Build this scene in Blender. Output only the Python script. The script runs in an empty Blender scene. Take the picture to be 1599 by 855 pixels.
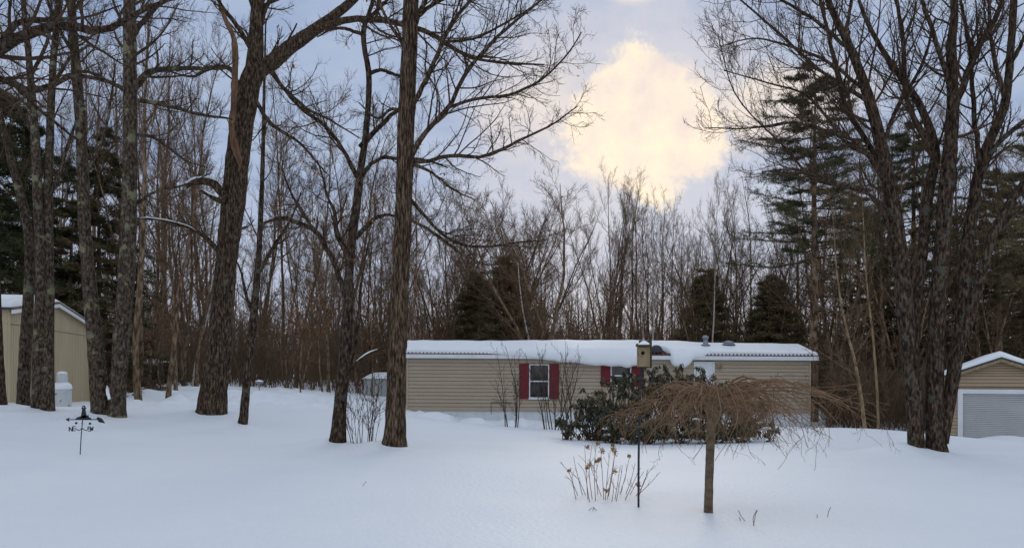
import bpy, math
import numpy as np
S = bpy.context.scene
COL = S.collection
R = math.radians
# ------------------------------------------------------------------ camera, sky, sun, exposure
F, CX, HY, EYE = 1231.0, 799.5, 585.0, 1.5            # focal length in photo pixels, picture centre, horizon row, eye height
cam = bpy.data.cameras.new('camera'); camo = bpy.data.objects.new('camera', cam); COL.objects.link(camo)
camo.location = (0, 0, EYE); camo.rotation_euler = (R(90), 0, 0)
cam.sensor_width = 36; cam.lens = 36*F/1599; cam.shift_y = (HY-427.5)/1599
cam.clip_start = .05; cam.clip_end = 3000
S.camera = camo
S.view_settings.view_transform = 'Standard'; S.view_settings.look = 'None'
S.view_settings.exposure = 0; S.view_settings.gamma = 1; S.view_settings.use_curve_mapping = False
SUN_EL, SUN_AZ = R(17), R(9)                          # azimuth from +Y towards +X
sl = bpy.data.lights.new('sun', 'SUN'); sl.energy = 0.8; sl.angle = R(20); sl.color = (1, .88, .72)
so = bpy.data.objects.new('sun', sl); COL.objects.link(so)
so.rotation_euler = (R(90)-SUN_EL, 0, math.pi-SUN_AZ)
so.location = (20, 90, 40)
S.cycles.max_bounces = 6; S.cycles.diffuse_bounces = 3; S.cycles.transparent_max_bounces = 8
S.cycles.use_adaptive_sampling = True

W = bpy.data.worlds.new("World"); S.world = W; W.use_nodes = True
nt = W.node_tree; N = nt.nodes; L = nt.links
def wnode(t, **k):
    n = N.new(t)
    for a, v in k.items(): setattr(n, a, v)
    return n
def lk(a, b): L.new(a, b)
def setin(n, **k):
    for a, v in k.items(): n.inputs[a].default_value = v
def wmath(op, a, b=None, clamp=False):
    n = wnode('ShaderNodeMath', operation=op, use_clamp=clamp)
    for i, v in enumerate((a, b)):
        if v is None: continue
        if isinstance(v, (int, float)): n.inputs[i].default_value = v
        else: lk(v, n.inputs[i])
    return n.outputs[0]
def wramp(fac, stops):
    n = wnode('ShaderNodeValToRGB'); e = n.color_ramp.elements
    while len(e) < len(stops): e.new(.5)
    for el, (p, c) in zip(e, stops): el.position = p; el.color = (*c, 1) if len(c) == 3 else c
    lk(fac, n.inputs[0]); return n.outputs[0]
def wmix(f, a, b):
    n = wnode('ShaderNodeMix', data_type='RGBA')
    if isinstance(f, (int, float)): n.inputs[0].default_value = f
    else: lk(f, n.inputs[0])
    for i, v in ((6, a), (7, b)):
        if isinstance(v, tuple): n.inputs[i].default_value = (*v, 1)
        else: lk(v, n.inputs[i])
    return n.outputs[2]
bg = N['Background']; bg.inputs[1].default_value = 0.1
sky = wnode('ShaderNodeTexSky', sky_type='NISHITA', sun_disc=False, sun_elevation=SUN_EL, sun_rotation=SUN_AZ, air_density=1.0, dust_density=1.0)
tc = wnode('ShaderNodeTexCoord'); D = tc.outputs['Generated']
sep = wnode('ShaderNodeSeparateXYZ'); lk(D, sep.inputs[0])
zz = wmath('ADD', wmath('MAXIMUM', sep.outputs[2], 0), .22)
comb = wnode('ShaderNodeCombineXYZ')                      # cloud deck: project the direction on a flat layer
lk(wmath('DIVIDE', sep.outputs[0], zz), comb.inputs[0]); lk(wmath('DIVIDE', sep.outputs[1], zz), comb.inputs[1])
def wnoise(vec, scale, detail, rough=.55, loc=(0, 0, 0), sc=(1, 1, 1)):
    m = wnode('ShaderNodeMapping'); m.inputs[1].default_value = loc; m.inputs[3].default_value = sc; lk(vec, m.inputs[0])
    n = wnode('ShaderNodeTexNoise'); setin(n, Scale=scale, Detail=detail, Roughness=rough); lk(m.outputs[0], n.inputs[0])
    return n.outputs[0]
deck = wnoise(comb.outputs[0], 1.9, 9, .6, (3.1, 1.7, 0), (1, 1.5, 1))
deckc = wramp(deck, [(.36, (2.9, 3.8, 5.8)), (.50, (3.9, 4.8, 6.6)), (.68, (4.6, 5.35, 6.8))])
# warmer, paler band towards the horizon ahead
hor = wmath('SUBTRACT', 1, wmath('MULTIPLY', wmath('MAXIMUM', sep.outputs[2], 0), 4.0), True)
deckc = wmix(wmath('MULTIPLY', hor, .42), deckc, (7.6, 7.1, 7.4))
skyc = wmix(.05, deckc, sky.outputs[0])
# the bright cloud the low sun shines through
def dirn(px, py):
    v = np.array([(px-CX)/F, 1, (HY-py)/F]); return tuple(v/np.linalg.norm(v))
def glow(px, py, sx, sz, r0, r1, amp, seed):
    c = dirn(px, py)
    sb = wnode('ShaderNodeVectorMath', operation='SUBTRACT'); lk(D, sb.inputs[0]); sb.inputs[1].default_value = c
    ml = wnode('ShaderNodeVectorMath', operation='MULTIPLY'); lk(sb.outputs[0], ml.inputs[0]); ml.inputs[1].default_value = (sx, 1, sz)
    ln = wnode('ShaderNodeVectorMath', operation='LENGTH'); lk(ml.outputs[0], ln.inputs[0])
    ns = wnoise(D, 6.5, 10, .66, seed)
    d = wmath('ADD', ln.outputs['Value'], wmath('MULTIPLY', wmath('SUBTRACT', ns, .5), amp))
    mr = wnode('ShaderNodeMapRange', interpolation_type='SMOOTHSTEP'); lk(d, mr.inputs[0])
    mr.inputs[1].default_value = r0; mr.inputs[2].default_value = r1; mr.inputs[3].default_value = 1; mr.inputs[4].default_value = 0
    return mr.outputs[0]
wide = glow(1000, 215, .8, 1, .02, .34, .12, (1, 4, 2))
skyc = wmix(wmath('MULTIPLY', wide, .10), skyc, (7.2, 7.1, 7.6))
patch = wmath('MAXIMUM', glow(1010, 176, 1.0, 1.08, .068, .100, .27, (3, 13, 2.2)), wmath('MAXIMUM', glow(940, 205, .85, 1.25, .04, .075, .22, (11, 4, 7.7)), glow(1040, 192, .9, 1.2, .03, .066, .22, (6, 1, 4))))
halo = glow(985, 200, .85, 1.0, .05, .20, .30, (3, 8, 6))
patch2 = glow(1225, 165, .55, 1.7, .02, .075, .16, (2, 9, 1))
patch3 = glow(985, -18, .9, 1.9, .005, .035, .06, (5, 5, 1))
patch4 = glow(830, 165, .7, 1.2, .0, .09, .16, (8, 3, 3))
inner = wnoise(D, 14, 6, .6, (4, 4, 9))
warmc = wramp(inner, [(.35, (8.9, 7.7, 7.2)), (.52, (10.3, 8.8, 7.3)), (.68, (11.6, 9.9, 7.3))])
skyc = wmix(wmath('MULTIPLY', halo, .55), skyc, (7.9, 7.4, 7.5))
allp = wmath('MAXIMUM', patch, wmath('MULTIPLY', wmath('MAXIMUM', patch2, wmath('MAXIMUM', patch3, patch4)), .7))
skyc = wmix(allp, skyc, warmc)
# open bright overcast behind the photographer, which lights the fronts of things
back = wmath('MULTIPLY', wmath('MAXIMUM', wmath('MULTIPLY', sep.outputs[1], -1), 0), 1.0, True)
skyc = wmix(wmath('MULTIPLY', back, .7), skyc, (7.6, 8.2, 8.9))
top = wmath('MULTIPLY', wmath('SUBTRACT', sep.outputs[2], .45), 3.0, True)      # paler cloud overhead
skyc = wmix(wmath('MULTIPLY', top, .7), skyc, (6.4, 7.3, 8.3))
lk(skyc, bg.inputs[0])

# ------------------------------------------------------------------ helpers
rng = np.random.default_rng(7)
def P(px, py, Z): return np.array([(px-CX)/F*Z, Z, EYE+(HY-py)/F*Z])
ORI = {}
def props(o, label=None, cat=None, group=None, kind=None):
    if label: o['label'] = label
    if cat: o['category'] = cat
    if group: o['group'] = group
    if kind: o['kind'] = kind
    return o
def empty(name, base, label, cat, group=None):
    o = bpy.data.objects.new(name, None); COL.objects.link(o); o.location = tuple(base); o.empty_display_size = .3
    ORI[o.name] = np.array(base, float)
    return props(o, label, cat, group)
def raw_mesh(name, verts, quads=None, tris=None, smooth=True):
    verts = np.asarray(verts, np.float32); me = bpy.data.meshes.new(name)
    q = np.asarray(quads if quads is not None else np.zeros((0, 4)), np.int32).reshape(-1, 4)
    t = np.asarray(tris if tris is not None else np.zeros((0, 3)), np.int32).reshape(-1, 3)
    me.vertices.add(len(verts)); me.vertices.foreach_set('co', verts.ravel())
    me.loops.add(q.size+t.size); me.loops.foreach_set('vertex_index', np.concatenate([q.ravel(), t.ravel()]))
    me.polygons.add(len(q)+len(t))
    me.polygons.foreach_set('loop_start', np.concatenate([np.arange(len(q))*4, q.size+np.arange(len(t))*3]).astype(np.int32))
    me.polygons.foreach_set('use_smooth', np.full(len(q)+len(t), smooth))
    me.update(calc_edges=True); me.validate()
    return me
def link(name, me, mat, parent=None, base=None):
    o = bpy.data.objects.new(name, me); COL.objects.link(o)
    if mat: me.materials.append(mat)
    if parent is not None:
        o.parent = parent; ORI[o.name] = ORI[parent.name]
    else:
        b = np.zeros(3) if base is None else np.array(base, float); o.location = tuple(b); ORI[o.name] = b
    return o
class Geo:
    """collects polygons and tubes (world coordinates) and links them as ONE mesh"""
    def __init__(s): s.v = []; s.q = []; s.t = []; s.n = 0
    def add(s, v, q=None, t=None):
        v = np.asarray(v, float).reshape(-1, 3)
        if q is not None and len(q): s.q.append(np.asarray(q, int).reshape(-1, 4)+s.n)
        if t is not None and len(t): s.t.append(np.asarray(t, int).reshape(-1, 3)+s.n)
        s.v.append(v); s.n += len(v); return s
    def poly(s, pts):
        pts = np.asarray(pts, float); k = len(pts)
        if k == 4: return s.add(pts, q=[[0, 1, 2, 3]])
        return s.add(pts, t=[[0, i, i+1] for i in range(1, k-1)])
    def hexa(s, p):                      # 8 corners: 4 bottom ring, 4 top ring
        return s.add(p, q=[[3, 2, 1, 0], [4, 5, 6, 7], [0, 1, 5, 4], [1, 2, 6, 5], [2, 3, 7, 6], [3, 0, 4, 7]])
    def box(s, x0, x1, y0, y1, z0, z1):
        return s.hexa([(x0, y0, z0), (x1, y0, z0), (x1, y1, z0), (x0, y1, z0), (x0, y0, z1), (x1, y0, z1), (x1, y1, z1), (x0, y1, z1)])
    def prism(s, pts, ext):              # convex outline swept along ext
        a = np.asarray(pts, float); b = a+np.asarray(ext, float); k = len(a); c = a.mean(0); d = b.mean(0)
        v = np.vstack([a, b, [c, d]])
        t = [[2*k, (i+1) % k, i] for i in range(k)]+[[2*k+1, k+i, k+(i+1) % k] for i in range(k)]
        q = [[i, (i+1) % k, k+(i+1) % k, k+i] for i in range(k)]
        return s.add(v, q, t)
    def bar(s, a, b, w, h=None, up=(0, 0, 1)):   # rectangular bar
        a = np.asarray(a, float); b = np.asarray(b, float); h = h or w; d = b-a; d /= np.linalg.norm(d)
        u = np.asarray(up, float)
        if abs(d@u) > .95: u = np.array([1., 0, 0])
        r = np.cross(d, u); r /= np.linalg.norm(r); u = np.cross(r, d); r *= w/2; u *= h/2
        return s.hexa([a-r-u, a+r-u, b+r-u, b-r-u, a-r+u, a+r+u, b+r+u, b-r+u])
    def tubes(s, Pn, Rn, sides=4, cap=False, rough=0, rg=rng):
        Pn = np.asarray(Pn, float); Rn = np.asarray(Rn, float); B, n, _ = Pn.shape
        if B == 0: return s
        T = np.gradient(Pn, axis=1); T /= np.linalg.norm(T, axis=2, keepdims=True)+1e-9
        m = np.abs(T.mean(1)); ref = np.eye(3)[m.argmin(1)][:, None, :]
        U = np.cross(T, ref); U /= np.linalg.norm(U, axis=2, keepdims=True)+1e-9
        V = np.cross(T, U)
        a = np.arange(sides)*2*math.pi/sides
        rr = np.repeat(Rn[:, :, None], sides, 2)
        if rough: rr = rr*(1+rough*rg.standard_normal(rr.shape))
        ring = Pn[:, :, None, :]+rr[..., None]*(U[:, :, None, :]*np.cos(a)[None, None, :, None]+V[:, :, None, :]*np.sin(a)[None, None, :, None])
        idx = np.arange(B*n*sides).reshape(B, n, sides); nx = np.roll(idx, -1, 2)
        q = np.stack([idx[:, :-1], nx[:, :-1], nx[:, 1:], idx[:, 1:]], -1).reshape(-1, 4)
        s.add(ring.reshape(-1, 3), q)
        if cap:
            for b in range(B):
                for e, sg in ((0, 1), (n-1, -1)):
                    c = np.vstack([ring[b, e], Pn[b, e][None]])
                    s.add(c, t=[[sides, (i+1) % sides, i][::sg] for i in range(sides)])
        return s
    def tube(s, pts, r, sides=8, cap=True, n=None, rough=0):
        pts = np.asarray(pts, float); r = np.asarray(r, float)*np.ones(len(pts))
        if n: q = smooth_line(np.column_stack([pts, r]), n); pts, r = q[:, :3], q[:, 3]
        return s.tubes(pts[None], r[None], sides, cap, rough)
    def lathe(s, c, prof, sides=16, axis=2):     # profile of (radius, height)
        prof = np.asarray(prof, float); a = np.arange(sides)*2*math.pi/sides; k = len(prof)
        ring = np.stack([prof[:, 0:1]*np.cos(a), prof[:, 0:1]*np.sin(a), np.repeat(prof[:, 1:2], sides, 1)], -1)
        if axis == 1: ring = ring[..., [0, 2, 1]]
        idx = np.arange(k*sides).reshape(k, sides); nx = np.roll(idx, -1, 1)
        q = np.stack([idx[:-1], nx[:-1], nx[1:], idx[1:]], -1).reshape(-1, 4)
        return s.add(ring.reshape(-1, 3)+np.asarray(c, float), q)
    def blades(s, p, d, l, w, r=rng):            # thin pointed leaves / needles: base p, direction d
        p = np.asarray(p); k = len(p)
        if k == 0: return s
        side = np.cross(d, r.standard_normal((k, 3))); side /= np.linalg.norm(side, axis=1, keepdims=True)+1e-9
        l = (l*np.ones(k))[:, None]; w = (w*np.ones(k))[:, None]
        v = np.stack([p-side*w*.5, p+side*w*.5, p+d*l], 1).reshape(-1, 3)
        return s.add(v, t=np.arange(3*k).reshape(k, 3))
    def mesh(s, name, org=(0, 0, 0), smooth=True):
        q = np.concatenate(s.q) if s.q else None; t = np.concatenate(s.t) if s.t else None
        return raw_mesh(name, np.concatenate(s.v)-np.asarray(org), q, t, smooth)
    def build(s, name, mat, parent=None, base=None, smooth=False):
        org = ORI[parent.name] if parent is not None else (np.zeros(3) if base is None else np.asarray(base, float))
        return link(name, s.mesh(name, org, smooth), mat, parent, base)
def smooth_line(A, n):
    """resample a polyline (any columns) to n points through a cubic spline with chord-length parameter"""
    A = np.asarray(A, float); d = np.linalg.norm(np.diff(A[:, :3], axis=0), axis=1); t = np.concatenate([[0], np.cumsum(d)])
    m = np.zeros_like(A); m[1:-1] = (A[2:]-A[:-2])/(t[2:]-t[:-2])[:, None]; m[0] = (A[1]-A[0])/d[0]; m[-1] = (A[-1]-A[-2])/d[-1]
    x = np.linspace(0, t[-1], n); i = np.clip(np.searchsorted(t, x)-1, 0, len(d)-1); h = d[i]; u = ((x-t[i])/h)[:, None]; h = h[:, None]
    return (2*u**3-3*u**2+1)*A[i]+(u**3-2*u**2+u)*h*m[i]+(-2*u**3+3*u**2)*A[i+1]+(u**3-u**2)*h*m[i+1]
def vnoise(x, y, seed=0):
    xi = np.floor(x).astype(int); yi = np.floor(y).astype(int); fx = x-xi; fy = y-yi
    def h(a, b):
        n = (a*374761393+b*668265263+seed*974711) & 0x7fffffff; n = ((n ^ (n >> 13))*1274126177) & 0x7fffffff
        return ((n ^ (n >> 16)) & 0xffff)/65535.
    fx = fx*fx*(3-2*fx); fy = fy*fy*(3-2*fy)
    return (h(xi, yi)*(1-fx)+h(xi+1, yi)*fx)*(1-fy)+(h(xi, yi+1)*(1-fx)+h(xi+1, yi+1)*fx)*fy-.5

# ------------------------------------------------------------------ materials
def material(name, base=(.5, .5, .5), rough=.8, spec=.3, metal=0):
    m = bpy.data.materials.new(name); m.use_nodes = True; b = m.node_tree.nodes['Principled BSDF']
    b.inputs['Base Color'].default_value = (*base, 1); b.inputs['Roughness'].default_value = rough
    b.inputs['Specular IOR Level'].default_value = spec; b.inputs['Metallic'].default_value = metal
    return m
def noisy(name, stops, scale=4, detail=5, rough=.85, spec=.25, stretch=(1, 1, 1), bump=0, bscale=None, bdist=.02, patches=None, metal=0):
    """noise-driven colour with optional bump and a second patch colour: patches = (colour, scale, threshold)"""
    m = material(name, stops[0][1], rough, spec, metal); t = m.node_tree; b = t.nodes['Principled BSDF']; lk = t.links.new
    tc = t.nodes.new('ShaderNodeTexCoord'); mp = t.nodes.new('ShaderNodeMapping'); mp.inputs[3].default_value = stretch
    lk(tc.outputs['Object'], mp.inputs[0])
    n = t.nodes.new('ShaderNodeTexNoise'); n.inputs['Scale'].default_value = scale; n.inputs['Detail'].default_value = detail
    n.inputs['Roughness'].default_value = .6; lk(mp.outputs[0], n.inputs[0])
    r = t.nodes.new('ShaderNodeValToRGB'); e = r.color_ramp.elements
    while len(e) < len(stops): e.new(.5)
    for el, (p, c) in zip(e, stops): el.position = p; el.color = (*c, 1)
    lk(n.outputs[0], r.inputs[0]); out = r.outputs[0]
    if patches:
        for pc, ps, pt in patches:
            n2 = t.nodes.new('ShaderNodeTexNoise'); n2.inputs['Scale'].default_value = ps; n2.inputs['Detail'].default_value = 4; lk(tc.outputs['Object'], n2.inputs[0])
            mr = t.nodes.new('ShaderNodeMapRange'); mr.inputs[1].default_value = pt; mr.inputs[2].default_value = pt+.05; lk(n2.outputs[0], mr.inputs[0])
            mx = t.nodes.new('ShaderNodeMix'); mx.data_type = 'RGBA'; lk(mr.outputs[0], mx.inputs[0]); lk(out, mx.inputs[6]); mx.inputs[7].default_value = (*pc, 1); out = mx.outputs[2]
    lk(out, b.inputs['Base Color'])
    if bump:
        nb = n
        if bscale:
            nb = t.nodes.new('ShaderNodeTexNoise'); nb.inputs['Scale'].default_value = bscale; nb.inputs['Detail'].default_value = 4; lk(mp.outputs[0], nb.inputs[0])
        bp = t.nodes.new('ShaderNodeBump'); bp.inputs['Strength'].default_value = bump; bp.inputs['Distance'].default_value = bdist
        lk(nb.outputs[0], bp.inputs['Height']); lk(bp.outputs[0], b.inputs['Normal'])
    return m
LICH = (.20, .19, .11)
M = {}
M['snow'] = noisy('snow', [(.3, (.84, .86, .90)), (.7, (.88, .89, .92))], .5, 6, .6, .25, bump=.45, bscale=16, bdist=.035)
M['snow_cap'] = noisy('snow_cap', [(.3, (.86, .88, .91)), (.7, (.90, .91, .93))], 3, 4, .6, .25, bump=.2, bdist=.03)
M['oak_bark'] = noisy('oak_bark', [(.36, (.016, .011, .008)), (.5, (.064, .042, .028)), (.64, (.18, .128, .086))], 24, 8, .95, .1, (1, 1, .26), .9, None, .05, [((.13, .12, .08), 1.4, .66)])
M['furrow_bark'] = noisy('furrow_bark', [(.37, (.016, .011, .008)), (.5, (.076, .049, .031)), (.64, (.21, .146, .097))], 32, 8, .95, .1, (1, 1, .16), 1.0, None, .045)
M['maple_bark'] = noisy('maple_bark', [(.35, (.017, .013, .010)), (.5, (.068, .049, .034)), (.66, (.17, .128, .092))], 22, 8, .95, .1, (1, 1, .4), .8, None, .03, [(LICH, 2.6, .60), ((.13, .13, .10), 5, .62)])
M['dark_bark'] = noisy('dark_bark', [(.37, (.013, .009, .007)), (.5, (.052, .034, .023)), (.66, (.15, .106, .074))], 24, 8, .95, .1, (1, 1, .3), .9, None, .03, [((.085, .085, .065), 5.0, .60)])
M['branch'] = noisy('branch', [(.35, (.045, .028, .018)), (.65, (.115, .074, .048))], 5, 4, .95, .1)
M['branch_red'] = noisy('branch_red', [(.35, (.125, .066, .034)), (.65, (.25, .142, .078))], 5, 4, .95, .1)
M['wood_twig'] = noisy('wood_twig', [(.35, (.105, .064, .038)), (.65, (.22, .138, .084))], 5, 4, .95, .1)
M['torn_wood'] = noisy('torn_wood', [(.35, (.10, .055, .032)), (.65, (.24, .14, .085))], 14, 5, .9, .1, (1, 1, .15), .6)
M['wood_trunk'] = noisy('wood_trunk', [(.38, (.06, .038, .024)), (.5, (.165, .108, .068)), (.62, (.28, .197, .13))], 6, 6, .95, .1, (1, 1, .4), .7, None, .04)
M['birch'] = noisy('birch', [(.36, (.10, .08, .07)), (.46, (.42, .38, .33)), (.6, (.55, .50, .44))], 6, 5, .8, .2, (1, 1, 2.2), .3)
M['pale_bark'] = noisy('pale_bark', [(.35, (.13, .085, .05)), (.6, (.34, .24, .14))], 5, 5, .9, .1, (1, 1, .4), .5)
M['pine_needles'] = noisy('pine_needles', [(.35, (.042, .046, .020)), (.65, (.115, .108, .046))], 1.5, 4, .8, .2)
M['brown_needles'] = noisy('brown_needles', [(.35, (.10, .082, .042)), (.65, (.22, .172, .086))], 1.2, 4, .85, .2)
M['hemlock'] = noisy('hemlock', [(.35, (.028, .036, .015)), (.65, (.085, .085, .034))], 1.2, 4, .85, .2)
M['undergrowth'] = noisy('undergrowth', [(.3, (.095, .062, .039)), (.7, (.225, .150, .095))], .35, 4, .95, .1)
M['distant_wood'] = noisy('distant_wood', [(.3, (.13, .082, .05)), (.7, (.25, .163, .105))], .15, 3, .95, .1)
M['dead_leaf'] = noisy('dead_leaf', [(.3, (.22, .085, .03)), (.7, (.38, .18, .07))], 6, 3, .8, .2)
M['weeping'] = noisy('weeping', [(.3, (.135, .075, .040)), (.7, (.31, .19, .108))], 5, 4, .85, .2)
M['weeping_trunk'] = noisy('weeping_trunk', [(.35, (.085, .062, .040)), (.65, (.18, .135, .09))], 9, 6, .9, .2, (1, 1, 1.8), .5, None, .015, [((.055, .04, .03), 5, .62)])
M['shrub'] = noisy('shrub', [(.3, (.055, .036, .026)), (.7, (.12, .085, .06))], 6, 4, .9, .1)
M['shrub_pale'] = noisy('shrub_pale', [(.3, (.20, .12, .065)), (.7, (.34, .22, .13))], 6, 4, .9, .1)
M['flower_head'] = noisy('flower_head', [(.3, (.28, .14, .06)), (.7, (.48, .29, .14))], 20, 4, .9, .1)
M['rhodo'] = noisy('rhodo', [(.32, (.026, .032, .014)), (.54, (.075, .072, .033)), (.70, (.18, .125, .068))], 2.2, 4, .55, .4)
M['siding'] = noisy('siding', [(.3, (.40, .318, .232)), (.7, (.44, .352, .26))], 1.2, 4, .65, .35, (1, 1, 4))
M['garage_siding'] = noisy('garage_siding', [(.3, (.38, .28, .18)), (.7, (.42, .31, .20))], 1.2, 4, .65, .35, (1, 1, 4))
M['white_paint'] = noisy('white_paint', [(.3, (.66, .67, .69)), (.7, (.76, .77, .78))], 3, 4, .5, .4)
M['skirting'] = noisy('skirting', [(.3, (.62, .65, .68)), (.7, (.72, .74, .76))], 2, 4, .6, .3)
M['red_paint'] = noisy('red_paint', [(.3, (.14, .013, .019)), (.7, (.185, .018, .025))], 5, 4, .6, .3)
M['roof_red'] = noisy('roof_red', [(.3, (.07, .022, .020)), (.7, (.13, .045, .038))], 4, 4, .5, .4)
M['dark_metal'] = noisy('dark_metal', [(.3, (.018, .020, .026)), (.7, (.035, .038, .046))], 6, 4, .45, .5)
M['black_iron'] = noisy('black_iron', [(.3, (.008, .009, .014)), (.7, (.018, .02, .03))], 20, 4, .5, .4)
M['grey_metal'] = noisy('grey_metal', [(.3, (.20, .22, .25)), (.7, (.30, .32, .35))], 5, 4, .45, .5, metal=.3)
M['roller'] = noisy('roller', [(.3, (.48, .48, .475)), (.7, (.56, .56, .55))], 1.5, 4, .5, .4)
M['glass'] = noisy('glass', [(.35, (.012, .012, .013)), (.65, (.05, .045, .04))], 3.5, 3, .06, .6, (1, 1, .6))
M['curtain'] = noisy('curtain', [(.3, (.20, .17, .14)), (.7, (.30, .26, .21))], 8, 3, .9, .1, (2, 1, .2))
M['propane'] = noisy('propane', [(.3, (.50, .52, .53)), (.7, (.64, .65, .64))], 3, 5, .5, .4, patches=[((.24, .15, .09), 4.5, .64)])
M['grey_wall'] = noisy('grey_wall', [(.3, (.36, .37, .37)), (.7, (.44, .45, .44))], 2, 4, .7, .3)
M['dark_wall'] = noisy('dark_wall', [(.3, (.03, .026, .022)), (.7, (.06, .05, .042))], 2, 4, .9, .1)
M['nest_wood'] = noisy('nest_wood', [(.3, (.20, .145, .08)), (.7, (.36, .27, .16))], 14, 5, .85, .2, (1, 1, .15), .3, patches=[((.12, .085, .05), 9, .63)])
M['nest_dark'] = noisy('nest_dark', [(.3, (.055, .042, .028)), (.7, (.10, .075, .05))], 14, 5, .85, .2, (1, 1, .15), .3)
M['hole'] = material('hole', (.006, .005, .005), .9)
# grooved plywood: colour plus a groove every 20 cm along the wall (the wall's own x axis is set by the object's rotation)
def grooved():
    m = noisy('plywood', [(.3, (.43, .345, .215)), (.7, (.51, .415, .265))], 1.2, 5, .75, .25, (1, 1, .3))
    return m
M['plywood'] = grooved()

# ------------------------------------------------------------------ terrain: heights read from where things meet the snow
CTL = [(1106, 802, 8.5), (997, 790, 9), (125, 711, 13.4), (616, 700, 16.3), (526, 697, 16.8), (1450, 706, 15.5), (380, 666, 21), (330, 653, 22.5),
       (170, 653, 20.5), (40, 640, 21), (66, 647, 20.5), (2, 634, 20), (142, 626, 34), (28, 631, 27.5), (97, 633, 27), (700, 654, 33), (1265, 668, 33),
       (960, 688, 21), (1150, 693, 20), (800, 668, 29), (1360, 668, 26), (1480, 692, 27), (1640, 694, 27), (300, 598, 56), (450, 606, 48), (590, 618, 46),
       (220, 608, 40), (405, 613, 38), (500, 640, 25), (900, 662, 33), (560, 694, 17)]
cp = np.array([P(*c) for c in CTL])
extra = [(0, 0, 0), (-6, 2, 0), (6, 2, 0), (0, 5, 0), (-4, 7, 0), (6, 8, -.02), (0, -20, .1), (-30, 5, .5), (30, 8, -.3), (40, 30, -1), (-40, 35, .8),
         (0, 60, .6), (25, 60, -.2), (45, 60, -.4), (-30, 65, 1.1), (12, 45, -.2), (2, 45, .1), (8, 50, 0), (25, 40, -.7), (0, 12, .02)]
cp = np.vstack([cp, np.array(extra, float)])
def _phi(r): return np.where(r > 1e-6, r*r*np.log(r+1e-9), 0)
_c = cp[:, :2]/20; _n = len(_c)
_A = np.zeros((_n+3, _n+3)); _A[:_n, :_n] = _phi(np.linalg.norm(_c[:, None]-_c[None], axis=2))+np.eye(_n)*.004
_A[:_n, _n] = 1; _A[:_n, _n+1:] = _c; _A[_n, :_n] = 1; _A[_n+1:, :_n] = _c.T
_w = np.linalg.solve(_A, np.concatenate([cp[:, 2], np.zeros(3)]))
MOUNDS = []          # x, y, height, radius: snow lifted or hollowed round things
def ground(x, y):
    x = np.asarray(x, float); y = np.asarray(y, float); sh = x.shape; q = np.stack([x.ravel(), y.ravel()], 1)
    qc = np.clip(q, [-45, -25], [45, 70])/20
    z = _phi(np.linalg.norm(qc[:, None]-_c[None], axis=2))@_w[:_n]+_w[_n]+qc@_w[_n+1:]
    far = np.clip((np.linalg.norm(q-[0, 25], axis=1)-60)/80, 0, 1)
    z = z*(1-far)+.6*far
    z = z+.085*vnoise(q[:, 0]/2.9, q[:, 1]/2.6, 3)+.03*vnoise(q[:, 0]/1.1, q[:, 1]/1.3, 5)+.014*vnoise(q[:, 0]/.42, q[:, 1]/.5, 6)
    return z.reshape(sh)
def gz(x, y): return float(ground(np.array([x]), np.array([y]))[0])
def foot(px, Z):                       # ground point under photo column px at distance Z
    x = (px-CX)/F*Z; return np.array([x, Z, gz(x, Z)])
def axis(core0, core1, step, lo, hi):
    a = list(np.arange(core0, core1+1e-6, step)); s = step; v = core1
    while v < hi: s *= 1.18; v += s; a.append(min(v, hi))
    s = step; v = core0; b = []
    while v > lo: s *= 1.18; v -= s; b.append(max(v, lo))
    return np.array(b[::-1]+a)
def disturb(x, y):
    """trodden snow: the path across the back lawn and the strip along the house"""
    def band(cx, cy, rx, ry): return np.exp(-(((x-cx)/rx)**2)**2-(((y-cy)/ry)**2)**2)
    m = np.maximum(band(-9.2, 33, 6, 4.5), band(-1.5, 32.0, 3.2, 1.3)); m = np.maximum(m, .5*band(-14, 40, 6, 6))
    tl = np.exp(-((y-(10.9+.25*(x-5)))/.09)**2)*np.clip((x-2.5)/1.5, 0, 1)*np.clip((6.5-x)/1.5, 0, 1)
    n = vnoise(x/.8, y/1.0, 11)+.8*vnoise(x/.42, y/.5, 12)
    n = np.where(n < 0, n*1.3, n*.7); return m*(.75*n+.05)-.035*tl
def build_snow():
    xs = axis(-26, 26, .2, -900, 900); ys = axis(2, 46, .2, -500, 1600)
    X, Y = np.meshgrid(xs, ys); Z = np.empty_like(X)
    for i in range(0, len(ys), 40): Z[i:i+40] = ground(X[i:i+40], Y[i:i+40])
    Z = Z+disturb(X, Y)
    for (mx, my, mh, mr) in MOUNDS:
        d2 = ((X-mx)**2+(Y-my)**2)/mr**2; Z = Z+mh*np.exp(-d2)
    idx = np.arange(X.size).reshape(X.shape)
    q = np.stack([idx[:-1, :-1], idx[:-1, 1:], idx[1:, 1:], idx[1:, :-1]], -1).reshape(-1, 4)
    o = link('snowy_ground', raw_mesh('snowy_ground', np.stack([X, Y, Z], -1).reshape(-1, 3), q), M['snow']); props(o, kind='structure')

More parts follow.
